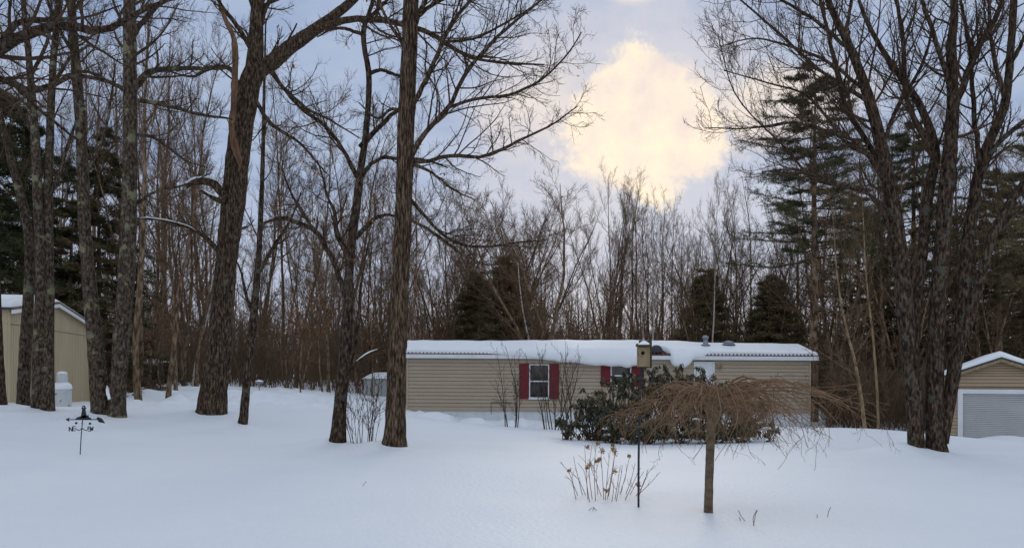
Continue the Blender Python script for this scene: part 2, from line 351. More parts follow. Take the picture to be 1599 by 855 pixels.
# ------------------------------------------------------------------ mobile home
HX0, HX1 = P(635, 0, 34)[0], P(1265, 0, 34)[0]; HL = HX1-HX0; HD = 4.3; HW = 2.36
HB = P(635, 640, 34)
def siding_geo(g, x0, x1, y, z0, z1, n, lap=.022, holes=()):
    """lapped courses on the plane y facing -y; each course leans out at its foot"""
    hs = (z1-z0)/n
    for i in range(n):
        a, b = z0+i*hs, z0+(i+1)*hs
        spans = [(x0, x1)]
        for (h0, h1, k0, k1) in holes:
            if a < k1-.01 and b > k0+.01:
                ns = []
                for s0, s1 in spans:
                    if h1 <= s0 or h0 >= s1: ns.append((s0, s1)); continue
                    if h0 > s0: ns.append((s0, h0))
                    if h1 < s1: ns.append((h1, s1))
                spans = ns
        q = a+.019 if i else a
        for s0, s1 in spans:                              # shadow reveal below, leaning face above
            g.poly([(s0, y-lap, q), (s1, y-lap, q), (s1, y-.010, b), (s0, y-.010, b)])
            if i:
                g.poly([(s0, y+.035, q), (s1, y+.035, q), (s1, y-lap, q), (s0, y-lap, q)])
                g.poly([(s0, y+.035, a), (s1, y+.035, a), (s1, y+.035, q), (s0, y+.035, q)])
                g.poly([(s0, y-.010, a), (s1, y-.010, a), (s1, y+.035, a), (s0, y+.035, a)])
def mobile_home():
    h = empty('mobile_home', HB, 'long tan mobile home with red shutters under a snow covered roof', 'mobile home')
    ORI[h.name] = np.zeros(3)                             # children below are written in the home's own coordinates
    def lx(px): return (px-CX)/F*34-HX0
    def lz(py): return EYE+(HY-py)/F*34-HB[2]
    wx0, wx1, wz0, wz1 = lx(826), lx(857), lz(620), lz(567)
    vx0, vx1, vz0, vz1 = lx(953), lx(985), lz(600), lz(568)
    dx0, dx1, dz1 = lx(1083), lx(1115), lz(564)
    holes = [(wx0, wx1, wz0, wz1), (vx0, vx1, vz0, vz1), (dx0, dx1, .05, dz1)]
    g = Geo(); siding_geo(g, .06, HL-.06, 0, 0, HW, 15, .03, holes=holes)
    g.box(0.02, HL-.02, .06, HD, .0, HW)                  # body behind the courses
    g.poly([(HL-.01, 0, 0), (HL-.01, HD, 0), (HL-.01, HD, HW), (HL-.01, 0, HW)]); g.poly([(.01, HD, 0), (.01, 0, 0), (.01, 0, HW), (.01, HD, HW)])
    zr = lambda y: 2.50+.46*(1-abs(y-HD/2)/(HD/2))
    for x in (.01, HL-.01): g.poly([(x, 0, HW), (x, HD, HW), (x, HD/2, zr(HD/2)-.06)])
    g.build('wall', M['siding'], h)
    for xa, xb in ((-.012, .06), (HL-.06, HL+.012)): Geo().box(xa, xb, -.045, .03, -.005, HW).build('corner_trim', M['siding'], h)
    g = Geo(); g.box(.03, HL-.03, .05, HD-.05, -1.4, -.004)
    for i in range(58): g.box(.05+i*.3, .05+i*.3+.28, .03, .05, -1.4, -.012)
    g.build('skirting', M['skirting'], h)
    # roof
    g = Geo(); e0, e1 = -.25, HD+.25; za = zr(0)-.46/(HD/2)*.25
    zrr = lambda y: zr(HD/2)-(.46/(HD/2))*abs(y-HD/2)
    prof = [(e0, za-.05), (HD/2, zr(HD/2)-.05), (e1, za-.05), (e1, za), (HD/2, zr(HD/2)), (e0, za)]
    for (a, b) in ((0, 1), (1, 2)):
        ya, yb = (e0, HD/2) if a == 0 else (HD/2, e1)
        g.hexa([(-.25, ya, zrr(ya)-.05), (HL+.25, ya, zrr(ya)-.05), (HL+.25, yb, zrr(yb)-.05), (-.25, yb, zrr(yb)-.05),
                (-.25, ya, zrr(ya)), (HL+.25, ya, zrr(ya)), (HL+.25, yb, zrr(yb)), (-.25, yb, zrr(yb))])
    for i in range(int((HL+.5)/.16)):                     # standing ribs showing at the eave
        x = -.24+i*.16; g.hexa([(x, e0-.02, za), (x+.035, e0-.02, za), (x+.035, .9, zrr(.9)), (x, .9, zrr(.9)), (x, e0-.02, za+.05), (x+.035, e0-.02, za+.05), (x+.035, .9, zrr(.9)+.05), (x, .9, zrr(.9)+.05)])
    roof = g.build('roof', M['roof_red'], h)
    g = Geo(); g.box(-.25, HL+.25, e0-.025, e0+.01, za-.20, za-.035); g.box(-.25, HL+.25, e0+.012, -.035, za-.20, za-.185)
    for xs in (-.262, HL+.237):
        for ya, yb in ((e0, HD/2), (HD/2, e1)):
            g.hexa([(xs, ya, zrr(ya)-.2), (xs+.025, ya, zrr(ya)-.2), (xs+.025, yb, zrr(yb)-.2), (xs, yb, zrr(yb)-.2), (xs, ya, zrr(ya)-.01), (xs+.025, ya, zrr(ya)-.01), (xs+.025, yb, zrr(yb)-.01), (xs, yb, zrr(yb)-.01)])
    g.build('fascia', M['white_paint'], roof)
    # snow on the roof: overhang and droop change along the eave as in the photo
    n = 260; xs = np.linspace(-.24, HL+.24, n); px = CX+(xs+HX0)*F/34
    d = np.interp(px, [630, 760, 800, 880, 930, 1004, 1010, 1013, 1041, 1045, 1052, 1066, 1074, 1080, 1092, 1110, 1290], [0, 0, .06, .34, .5, .54, .45, 0, 0, .42, .56, .56, .44, .2, .12, .0, 0])
    oh = np.interp(px, [630, 700, 800, 900, 1008, 1012, 1042, 1046, 1075, 1090, 1110, 1290], [-.02, .0, .06, .22, .24, .0, .0, .24, .22, .06, -.05, -.06])
    t = np.interp(px, [630, 760, 900, 1010, 1042, 1075, 1100, 1130, 1290], [.16, .17, .23, .23, .23, .23, .17, .13, .11])+.03*vnoise(xs/.5, xs*0, 4)
    d = d*(1+.25*vnoise(xs/.35, xs*0+3, 8)); oh = oh+.03*vnoise(xs/.3, xs*0+5, 9)
    gap = np.clip(np.minimum((px-1009)/4, (1045-px)/4), 0, 1)
    rows = []
    yb = e1+.05
    rows.append(np.stack([xs, 0*xs+yb, 0*xs+zrr(yb)+.01], 1)); rows.append(np.stack([xs, 0*xs+yb, zrr(yb)+t*.75], 1))
    for y in (HD*.85, HD*.62, HD*.5, HD*.38, HD*.2, .55, .1):
        yy = y+gap*max(0, (.62-y)); rows.append(np.stack([xs, yy, zrr(yy)+t*(1-.06*(abs(y-HD/2) < .2))+.02*vnoise(xs/.8, xs*0+y*3, 2)], 1))
    y1 = e0-oh*.55; y2 = e0-oh; 
    f = lambda ya, za_: np.stack([xs, ya*(1-gap)+gap*.58, za_*(1-gap)+gap*(zrr(.6)+.0)], 1)
    rows.append(f(y1, zrr(e0)+t*.93-d*.12)); rows.append(f(y2, zrr(e0)+t*.62-d*.42)); rows.append(f(y2+.02, zrr(e0)+t*.25-d*.8))
    rows.append(f(y1+.06*np.minimum(1, d*4), zrr(e0)+.012-d)); rows.append(f(e0+.02+.18*np.minimum(1, d*4), zrr(e0)+.0085-d*.55)); rows.append(f(0*xs+e0+.22, 0*xs+zrr(e0+.22)+.003))
    A = np.stack(rows, 0); m = len(rows); idx = np.arange(m*n).reshape(m, n)
    q = np.stack([idx[:-1, :-1], idx[:-1, 1:], idx[1:, 1:], idx[1:, :-1]], -1).reshape(-1, 4)
    g = Geo(); g.add(A.reshape(-1, 3), q)
    for c in (0, n-1):                                    # close the ends
        g.add(np.vstack([A[:, c], A[:, c].mean(0)[None]]), t=[[i, (i+1) % m, m] for i in range(m)])
    props(g.build('roof_snow', M['snow_cap'], roof, smooth=True), 'thick snow slab sagging over the eave above the windows')
    # windows
    def window(x0, x1, z0, z1, sh, curtain):
        w = Geo(); b = .042
        w.box(x0, x1, -.05, .02, z0, z0+b); w.box(x0, x1, -.05, .02, z1-b, z1); w.box(x0, x0+b, -.05, .02, z0+b, z1-b); w.box(x1-b, x1, -.05, .02, z0+b, z1-b)
        zm = (z0+z1)/2; w.box(x0+b, x1-b, -.045, .015, zm-.025, zm+.025)
        win = w.build('window', M['white_paint'], h)
        for k, (a, c) in enumerate(((z0+b, zm-.025), (zm+.025, z1-b))):
            Geo().box(x0+b, x1-b, -.012 if k else -.022, .045, a, c).build('pane', M['glass'], win)
        Geo().box(x0-.03, x1+.03, -.075, -.052, z0-.05, z0-.002).build('sill', M['white_paint'], win)
        for s0, s1 in sh:
            g = Geo(); g.box(s0, s1, -.062, -.024, z0-.03, z1+.02)
            for k in range(12):
                zb = z0+.06+k*(z1-z0-.1)/12; g.hexa([(s0+.04, -.072, zb), (s1-.04, -.072, zb), (s1-.04, -.06, zb), (s0+.04, -.06, zb), (s0+.04, -.064, zb+.06), (s1-.04, -.064, zb+.06), (s1-.04, -.06, zb+.06), (s0+.04, -.06, zb+.06)])
            g.build('shutter', M['red_paint'], h)
    window(wx0, wx1, wz0, wz1, ((wx0-.43, wx0-.01), (wx1+.01, wx1+.43)), True)
    window(vx0, vx1, vz0, vz1, ((vx0-.42, vx0-.01), (vx1+.01, vx1+.55)), False)
    # door
    g = Geo(); g.box(dx0, dx0+.06, -.045, .04, .05, dz1); g.box(dx1-.06, dx1, -.045, .04, .05, dz1); g.box(dx0, dx1, -.045, .04, dz1+.001, dz1+.07)
    g.build('door_frame', M['white_paint'], h)
    g = Geo(); g.box(dx0+.06, dx1-.06, -.01, .035, .05, dz1); 
    for a, b in ((.25, .95), (1.1, 1.85)): g.box(dx0+.16, dx1-.16, -.02, -.011, a, b)
    dr = g.build('door', M['white_paint'], h)
    Geo().lathe((dx0+.13, -.05, 1.02), [(0, -.02), (.028, -.02), (.028, .02), (0, .04)], 10, axis=1).build('handle', M['grey_metal'], dr)
    g = Geo(); g.box(lx(1119), lx(1127), -.09, -.02, lz(572), lz(565)); g.lathe((lx(1123), -.1, lz(571)), [(0, -.05), (.05, -.04), (.06, .0), (.03, .05), (0, .06)], 10)
    g.build('porch_light', M['nest_wood'], h)
    g = Geo()
    xa, xb, zt, zb_ = lx(767), lx(800), lz(627), lz(646)
    g.tube([(xa, -.05, zb_), (xa, -.05, zt), (xb, -.05, zt)], .012, 6); g.build('conduit', M['dark_metal'], h)
    # vents
    def vent(px, y, r, hh, hood):
        x = lx(px)*1.0+ (px-CX)/F*(y); z = zrr(y)
        g = Geo(); g.lathe((x, y, z), [(r, 0), (r, hh), (r*.9, hh)], 14); g.lathe((x, y, z+hh), [(r*.6, -.02), (r*hood, .05), (r*hood, .12), (r*.4, .17), (0, .17)], 14); g.lathe((x, y, z+.14), [(r*1.9, 0), (r*1.9, .03), (r, .08)], 14)
        g.build('roof_vent', M['grey_metal'], roof, smooth=True)
    vent(1101, 1.3, .11, .42, 1.35); vent(1137, 1.5, .16, .16, 1.5)
    g = Geo(); g.lathe((lx(1026), .25, zrr(.25)), [(.27, 0), (.27, .1), (.23, .22), (.12, .32), (0, .34)], 18); g.build('roof_vent', M['dark_metal'], roof, smooth=True)
    h.rotation_euler = (0, R(.36), 0)
mobile_home()

# ------------------------------------------------------------------ garage
def garage():
    ZG, YAW = 27.0, R(27)
    O = P(1479, 690, ZG); ux, uy = math.cos(YAW), -math.sin(YAW)               # the front faces the photographer
    def ls(px): t = (px-CX)/F; return (t*O[1]-O[0])/(ux-t*uy)
    def lz(px, py): return EYE+(HY-py)/F*(O[1]+uy*ls(px))-O[2]
    b = empty('garage', O, 'small tan gabled garage with a grey roll-up door', 'garage')
    ORI[b.name] = np.zeros(3)
    x0, xm = 0.0, ls(1563); x1 = 2*xm; zb = -.6; ze, za = lz(1481, 587), lz(1563, 560)
    dx0 = ls(1503.5); dx1 = x1-dx0; dz = lz(1503, 614); fr = .15; DP = 6.0
    g = Geo(); n = int((ze-zb)/.115); siding_geo(g, x0+.03, x1-.03, 0, zb, ze, n, .022, [(dx0-fr, dx1+fr, zb-1, dz+fr)])
    ng = 7; hs = (za-ze)/ng                                                      # gable courses
    for i in range(ng):
        a, c = ze+i*hs, ze+(i+1)*hs; f0 = i/ng; f1 = (i+1)/ng
        p = lambda f, s: xm+s*(xm-x0)*(1-f)
        g.poly([(p(f0, -1), -.022, a+.02), (p(f0, 1), -.022, a+.02), (p(f1, 1)+.001, -.006, c), (p(f1, -1)-.001, -.006, c)])
        g.poly([(p(f0, -1), .03, a+.02), (p(f0, 1), .03, a+.02), (p(f0, 1), -.022, a+.02), (p(f0, -1), -.022, a+.02)])
    g.box(x0+.01, dx0-fr, .045, .125, zb, ze); g.box(dx1+fr, x1-.01, .045, .125, zb, ze); g.box(dx0-fr+.001, dx1+fr-.001, .045, .125, dz+fr+.002, ze)
    g.box(x0+.012, x1-.012, .13, DP, zb, ze-.002); g.prism([(x0+.01, .045, ze), (x1-.01, .045, ze), (xm, .045, za-.004)], (0, DP-.1, 0))
    g.build('wall', M['garage_siding'], b)
    for xa, xb in ((x0-.01, x0+.05), (x1-.05, x1+.01)): Geo().box(xa, xb, -.04, .044, zb, ze-.01).build('corner_trim', M['garage_siding'], b)
    g = Geo(); g.box(dx0-fr, dx0, -.05, .12, zb, dz); g.box(dx1, dx1+fr, -.05, .12, zb, dz); g.box(dx0-fr, dx1+fr, -.052, .12, dz+.001, dz+fr)
    g.build('door_frame', M['white_paint'], b)
    g = Geo(); k = int((dz-zb)/.062)
    for i in range(k):
        a = zb+i*(dz-zb)/k; t = (dz-zb)/k*.72; g.hexa([(dx0+.001, .034, a), (dx1-.001, .034, a), (dx1-.001, .09, a), (dx0+.001, .09, a), (dx0+.001, .05, a+t), (dx1-.001, .05, a+t), (dx1-.001, .09, a+t), (dx0+.001, .09, a+t)])
    g.box(dx0+.001, dx1-.001, .092, .11, zb, dz)
    d = g.build('roll_up_door', M['roller'], b)
    oh = .2; s = (za-ze)/(xm-x0); hx = xm-x0+oh
    def slab(sg, y0, y1, lo, hi):
        zf = lambda dx: za-s*dx
        return [(xm+sg*hx, y0, zf(hx)+lo), (xm, y0, za+lo), (xm, y1, za+lo), (xm+sg*hx, y1, zf(hx)+lo), (xm+sg*hx, y0, zf(hx)+hi), (xm, y0, za+hi), (xm, y1, za+hi), (xm+sg*hx, y1, zf(hx)+hi)]
    g = Geo(); [g.hexa(slab(sg, -.22, DP+.2, .0, .06)) for sg in (-1, 1)]; rf = g.build('roof', M['dark_metal'], b)
    g = Geo(); [g.hexa(slab(sg, -.216, -.17, -.10, -.003)) for sg in (-1, 1)]; g.build('fascia', M['nest_wood'], rf)
    n = 41; u = np.linspace(-1, 1, n)*(hx-.02); ys = np.array([-.20, -.21, -.19, -.08, .6, 2, 4, DP+.18]); th = np.array([0, .06, .12, .16, .18, .19, .19, .19])
    base = za+.062-s*abs(u)
    A = np.stack([np.stack([xm+u, 0*u+y, base+(t_*(1-.5*(abs(u)/hx)**6)*(.8+.35*np.exp(-(u/.7)**2))+(.03*vnoise(u/.4, u*0+y*2, 3) if t_ > .1 else 0))], 1) for y, t_ in zip(ys, th)], 0)
    idx = np.arange(A.shape[0]*n).reshape(-1, n); q = np.stack([idx[:-1, :-1], idx[:-1, 1:], idx[1:, 1:], idx[1:, :-1]], -1).reshape(-1, 4)
    g = Geo(); g.add(A.reshape(-1, 3), q)
    for c in (0, n-1):
        e = A[:, c].copy(); lo = e.copy(); lo[:, 2] = base[c]
        m = len(e); g.add(np.vstack([e, lo]), [[i, i+1, m+i+1, m+i] for i in range(m-1)])
    g.build('roof_snow', M['snow_cap'], rf, smooth=True)
    b.rotation_euler = (0, 0, -YAW)
    for px, h_, r_ in ((1540, .12, .8), (1565, .13, .9), (1600, .12, 1.1), (1640, .10, 1.1)):      # drift in front of the door
        s_ = ls(px); MOUNDS.append((O[0]+ux*s_-1.0*math.sin(YAW), O[1]+uy*s_-1.0*math.cos(YAW), h_, r_))
garage()

# ------------------------------------------------------------------ yellow outbuilding at the frame's edge
def outbuilding():
    Rg = P(84, 474, 29.8); E = P(138, 508, 34.0); run = (E-Rg)[:2]; Lc = np.array([*(Rg[:2]-run), E[2]-.05])
    dirx = run/np.linalg.norm(run); back = np.array([-dirx[1], dirx[0]])          # back points away from the wall's face
    if back[0] > 0: back = -back
    base = np.array([*((Lc[:2]+E[:2])/2), gz(-17, 30)])
    b = empty('outbuilding', base, 'yellowish plywood outbuilding with a snowy roof behind the mossy trunks', 'outbuilding')
    half = np.linalg.norm(run); mid = Rg[:2]
    def W3(s, dpt, z): p = mid+dirx*s+back*dpt; return np.array([p[0], p[1], z])  # s along the wall, dpt into the building
    zb = -.6; ze = E[2]; zr = Rg[2]
    g = Geo(); nb = int(2*half/.2); seam = EYE+(HY-517)/F*30
    for i in range(nb):                                                         # boards with open grooves
        s0 = -half+i*2*half/nb; s1 = s0+2*half/nb-.022
        zt = lambda s: ze+(zr-ze)*(1-abs(s)/half)
        for lo, hi in ((zb, seam-.012), (seam+.012, None)):
            h0, h1 = (hi, hi) if hi else (zt(s0), zt(s1))
            o = 0.0 if hi else -.012
            g.hexa([W3(s0, -.03+o, lo), W3(s1, -.03+o, lo), W3(s1, .01, lo), W3(s0, .01, lo), W3(s0, -.03+o, h0), W3(s1, -.03+o, h1), W3(s1, .01, h1), W3(s0, .01, h0)])
    g.hexa([W3(-half, .012, zb), W3(half, .012, zb), W3(half, 7, zb), W3(-half, 7, zb), W3(-half, .012, ze), W3(half, .012, ze), W3(half, 7, ze), W3(-half, 7, ze)])
    g.prism([W3(-half, .012, ze), W3(half, .012, ze), W3(0, .012, zr)], W3(0, 6.9, 0)-W3(0, 0, 0))
    g.build('wall', M['plywood'], b)
    for sg in (-1, 1): g = Geo(); g.hexa([W3(sg*half-.05, -.06, zb), W3(sg*half+.05, -.06, zb), W3(sg*half+.05, -.033, zb), W3(sg*half-.05, -.033, zb), W3(sg*half-.05, -.06, ze-.05), W3(sg*half+.05, -.06, ze-.05), W3(sg*half+.05, -.033, ze-.05), W3(sg*half-.05, -.033, ze-.05)]).build('corner_trim', M['plywood'], b)
    def slab(sg, d0, d1, lo, hi, so, si=0.): 
        z = lambda s: zr-(zr-ze)*s/half
        return [W3(sg*so, d0, z(so)+lo), W3(sg*si, d0, z(si)+lo), W3(sg*si, d1, z(si)+lo), W3(sg*so, d1, z(so)+lo), W3(sg*so, d0, z(so)+hi), W3(sg*si, d0, z(si)+hi), W3(sg*si, d1, z(si)+hi), W3(sg*so, d1, z(so)+hi)]
    g = Geo(); [g.hexa(slab(sg, -.2, 7.2, .0, .08, half+.2)) for sg in (-1, 1)]; rf = g.build('roof', M['dark_metal'], b)
    g = Geo(); [g.hexa(slab(sg, -.205, -.17, -.13, -.005, half+.18)) for sg in (-1, 1)]; g.build('fascia', M['white_paint'], rf)
    g = Geo()
    z = lambda s: zr-(zr-ze)*abs(s)/half
    ss = np.linspace(-half-.15, half+.15, 40); dd = np.array([-.17, -.18, -.12, .1, 1, 3, 7.1]); tt = np.array([0, .5, .85, 1, 1, 1, 1])
    thick = np.interp(ss, [-half-.15, -half+.2, -half*.4, -.2, .1, half], [.28, .38, .30, .12, .06, .05])
    A = np.array([[W3(s, dp, z(s)+.082+th*k) for s, th in zip(ss, thick)] for dp, k in zip(dd, tt)])
    idx = np.arange(A.shape[0]*40).reshape(-1, 40); g.add(A.reshape(-1, 3), np.stack([idx[:-1, :-1], idx[:-1, 1:], idx[1:, 1:], idx[1:, :-1]], -1).reshape(-1, 4))
    for c in (0, 39):
        e = A[:, c]; lo = np.array([W3(ss[c], dp, z(ss[c])+.081) for dp in dd]); m = len(e); g.add(np.vstack([e, lo]), [[i, i+1, m+i+1, m+i] for i in range(m-1)])
    g.build('roof_snow', M['snow_cap'], rf, smooth=True)
    c = W3(half*.35, -.06, EYE+(HY-607)/F*31.6); g = Geo(); g.box(c[0]-.06, c[0]+.06, c[1]-.05, c[1]+.02, c[2]-.12, c[2]+.12); g.build('outlet_box', M['grey_metal'], b)
outbuilding()

# propane cylinder
def propane():
    p = foot(97, 26.5); r = 13.5/F*26.5; p[2] = EYE+(HY-635)/F*26.5; k = 26.5/F
    t = empty('propane_cylinder', p, 'rusty white upright propane cylinder beside the yellowish outbuilding', 'gas cylinder')
    top = k*37
    Geo().lathe(p, [(r*.9, -.3), (r, -.1), (r, top*.72), (r*.97, top*.84), (r*.82, top*.93), (r*.55, top*.99), (0, top)], 24).build('tank', M['propane'], t, smooth=True)
    Geo().lathe(p, [(r*.55, top*.98), (r*.58, top*1.02), (r*.58, top*1.36), (r*.52, top*1.4), (r*.52, top*1.05)], 20).build('collar', M['propane'], t, smooth=True)
    Geo().lathe(p, [(r*.52, top*1.39), (r*.56, top*1.42), (r*.4, top*1.49), (0, top*1.51)], 20).build('snow_cap', M['snow_cap'], t, smooth=True)
    Geo().lathe(p, [(r*1.02, top*.76), (r*1.05, top*.82), (r*.95, top*.95), (r*.6, top*1.05), (r*.57, top*1.0)], 24).build('shoulder_snow', M['snow_cap'], t, smooth=True)
propane()

# small grey shed far behind the tall trunks
def small_shed():
    Z = 46.0; k = Z/F; p = P(590, 618, Z)
    x0, x1 = P(568, 0, Z)[0], P(618, 0, Z)[0]; zb = p[2]-.6; ze = P(0, 591, Z)[2]; za = P(0, 581, Z)[2]; xm = (x0+x1)/2
    b = empty('garden_shed', p, 'little light grey shed with a snow capped roof beyond the tall straight trunk', 'shed')
    g = Geo(); g.box(x0, x1, Z, Z+2, zb, ze)
    for i in range(9): g.box(x0+.02+i*(x1-x0)/9, x0-.03+(i+1)*(x1-x0)/9, Z-.02, Z-.001, zb, ze-.03)
    g.build('wall', M['grey_wall'], b)
    g = Geo(); ym = Z+1
    A = []; uu = np.linspace(0, 1, 7)
    for f in uu:
        c = math.sin(f*math.pi/2); ex = (xm-x0+.08)*(1-f*.75); ey = 1.1*(1-f*.9); zz_ = ze+.01+(za-ze)*c
        A.append([(xm+ex*sx, ym+ey*sy, zz_) for sx, sy in ((-1, -1), (-.5, -1.02), (0, -1.03), (.5, -1.02), (1, -1), (1, 1), (-1, 1))])
    A = np.array(A); idx = np.arange(49).reshape(7, 7); nx = np.roll(idx, -1, 1); g.add(A.reshape(-1, 3), np.stack([idx[:-1], nx[:-1], nx[1:], idx[1:]], -1).reshape(-1, 4))
    g.add(np.vstack([A[-1], A[-1].mean(0)[None]]), t=[[i, (i+1) % 7, 7] for i in range(7)])
    g.build('roof_snow', M['snow_cap'], b, smooth=True)
    g = Geo(); g.box(x0-.1, x1+.1, Z-.1, Z+2.1, ze-.025, ze+.008); g.build('roof', M['grey_metal'], b)
small_shed()

def far_sheds():
    for (xa, xb, yt, yb, Z, lab) in ((160, 208, 547, 605, 54, 'dark low shed with snow along its eave seen past the mossy joined trunks'),
                                     (200, 243, 560, 605, 50, 'lower brown lean-to with a sloping snowy roof by the brush pile')):
        p0 = P(xa, yt, Z); p1 = P(xb, yt+(3 if Z == 54 else 7), Z); zb = gz((p0[0]+p1[0])/2, Z)-.2
        b = empty('woodshed', ((p0[0]+p1[0])/2, Z, zb+.2), lab, 'shed')
        g = Geo(); g.hexa([(p0[0], Z, zb), (p1[0], Z, zb), (p1[0], Z+2.5, zb), (p0[0], Z+2.5, zb), (p0[0], Z, p0[2]-.2), (p1[0], Z, p1[2]-.2), (p1[0], Z+2.5, p1[2]-.15), (p0[0], Z+2.5, p0[2]-.15)])
        for i in range(7):
            x = p0[0]+(i+.5)*(p1[0]-p0[0])/7; g.box(x-.05, x+.05, Z-.04, Z-.002, zb, min(p0[2], p1[2])-.25)
        g.build('wall', M['dark_wall'], b)
        g = Geo(); g.hexa([(p0[0]-.2, Z-.35, p0[2]-.19), (p1[0]+.2, Z-.35, p1[2]-.19), (p1[0]+.2, Z+2.7, p1[2]-.1), (p0[0]-.2, Z+2.7, p0[2]-.1), (p0[0]-.2, Z-.35, p0[2]-.12), (p1[0]+.2, Z-.35, p1[2]-.12), (p1[0]+.2, Z+2.7, p1[2]-.03), (p0[0]-.2, Z+2.7, p0[2]-.03)])
        g.build('roof', M['dark_wall'], b)
        g = Geo(); n = 14; xs = np.linspace(p0[0]-.2, p1[0]+.2, n); zz_ = np.linspace(p0[2], p1[2], n)-.115; h_ = .16+.08*vnoise(xs/.6, xs*0, 5)
        A = np.stack([np.stack([xs, 0*xs+Z-.36, zz_], 1), np.stack([xs, 0*xs+Z-.38, zz_+h_*.7], 1), np.stack([xs, 0*xs+Z-.25, zz_+h_], 1), np.stack([xs, 0*xs+Z+2.6, zz_+h_+.1], 1), np.stack([xs, 0*xs+Z+2.7, zz_+.05], 1)])
        idx = np.arange(5*n).reshape(5, n); g.add(A.reshape(-1, 3), np.stack([idx[:-1, :-1], idx[:-1, 1:], idx[1:, 1:], idx[1:, :-1]], -1).reshape(-1, 4))
        g.build('roof_snow', M['snow_cap'], b, smooth=True)
far_sheds()

# ------------------------------------------------------------------ trees: branching
def spawn(Pp, Rp, k, t0, t1, ang, lenf, n, rf, up=.15, wig=.18, minr=.004, keep=1., lmin=.12, lmax=9, rg=rng, taper=.35, tfall=.6):
    """k children on every parent polyline (B,m,3): returns child polylines (B*k,n,3) and radii"""
    B, m, _ = Pp.shape
    if B == 0: return np.zeros((0, n, 3)), np.zeros((0, n))
    Lp = np.linalg.norm(np.diff(Pp, axis=1), axis=2).sum(1)
    t = t0+(t1-t0)*(np.arange(k)[None]+rg.random((B, k)))/k
    pi = np.repeat(np.arange(B), k); t = t.ravel()
    if keep < 1: s = rg.random(len(t)) < keep; pi = pi[s]; t = t[s]
    x = t*(m-1); i = np.clip(x.astype(int), 0, m-2); f = (x-i)[:, None]
    p = Pp[pi, i]*(1-f)+Pp[pi, i+1]*f; T = Pp[pi, i+1]-Pp[pi, i]; T /= np.linalg.norm(T, axis=1, keepdims=True)+1e-9
    r = Rp[pi, i]*(1-f[:, 0])+Rp[pi, i+1]*f[:, 0]
    a = R(ang)*(1+.3*rg.standard_normal(len(t)))
    v = rg.standard_normal((len(t), 3)); v -= (v*T).sum(1, keepdims=True)*T; v /= np.linalg.norm(v, axis=1, keepdims=True)+1e-9
    d = np.cos(a)[:, None]*T+np.sin(a)[:, None]*v
    l = np.clip(Lp[pi]*lenf*(1-tfall*t)*rg.uniform(.55, 1.25, len(t)), lmin, lmax)
    r0 = np.maximum(np.minimum(r*rf, l*.035), minr)
    out = np.empty((len(t), n, 3)); out[:, 0] = p; st = (l/(n-1))[:, None]
    for j in range(1, n):
        d = d+rg.standard_normal(d.shape)*wig+np.array([0, 0, up]); d /= np.linalg.norm(d, axis=1, keepdims=True)
        out[:, j] = out[:, j-1]+d*st
    rad = r0[:, None]*np.linspace(1, taper, n)[None]
    return out, np.maximum(rad, minr*.75)
def limb3(pts, Z, rg, sway=1., n=18, z1=None):
    """photo trace [(px,py,width)...] -> world polyline at distance Z; side limbs drift in depth"""
    a = np.array(pts, float); d = np.concatenate([[0], np.cumsum(np.hypot(*np.diff(a[:, :2], axis=0).T))]); u = d/d[-1]
    dz = (rg.uniform(-1, 1)*d[-1]*.45/F*Z*sway if z1 is None else z1)
    zs = Z+dz*u; A = np.array([np.r_[P(x, y, z), w/2/F*z] for (x, y, w), z in zip(a, zs)])
    return smooth_line(A, n)
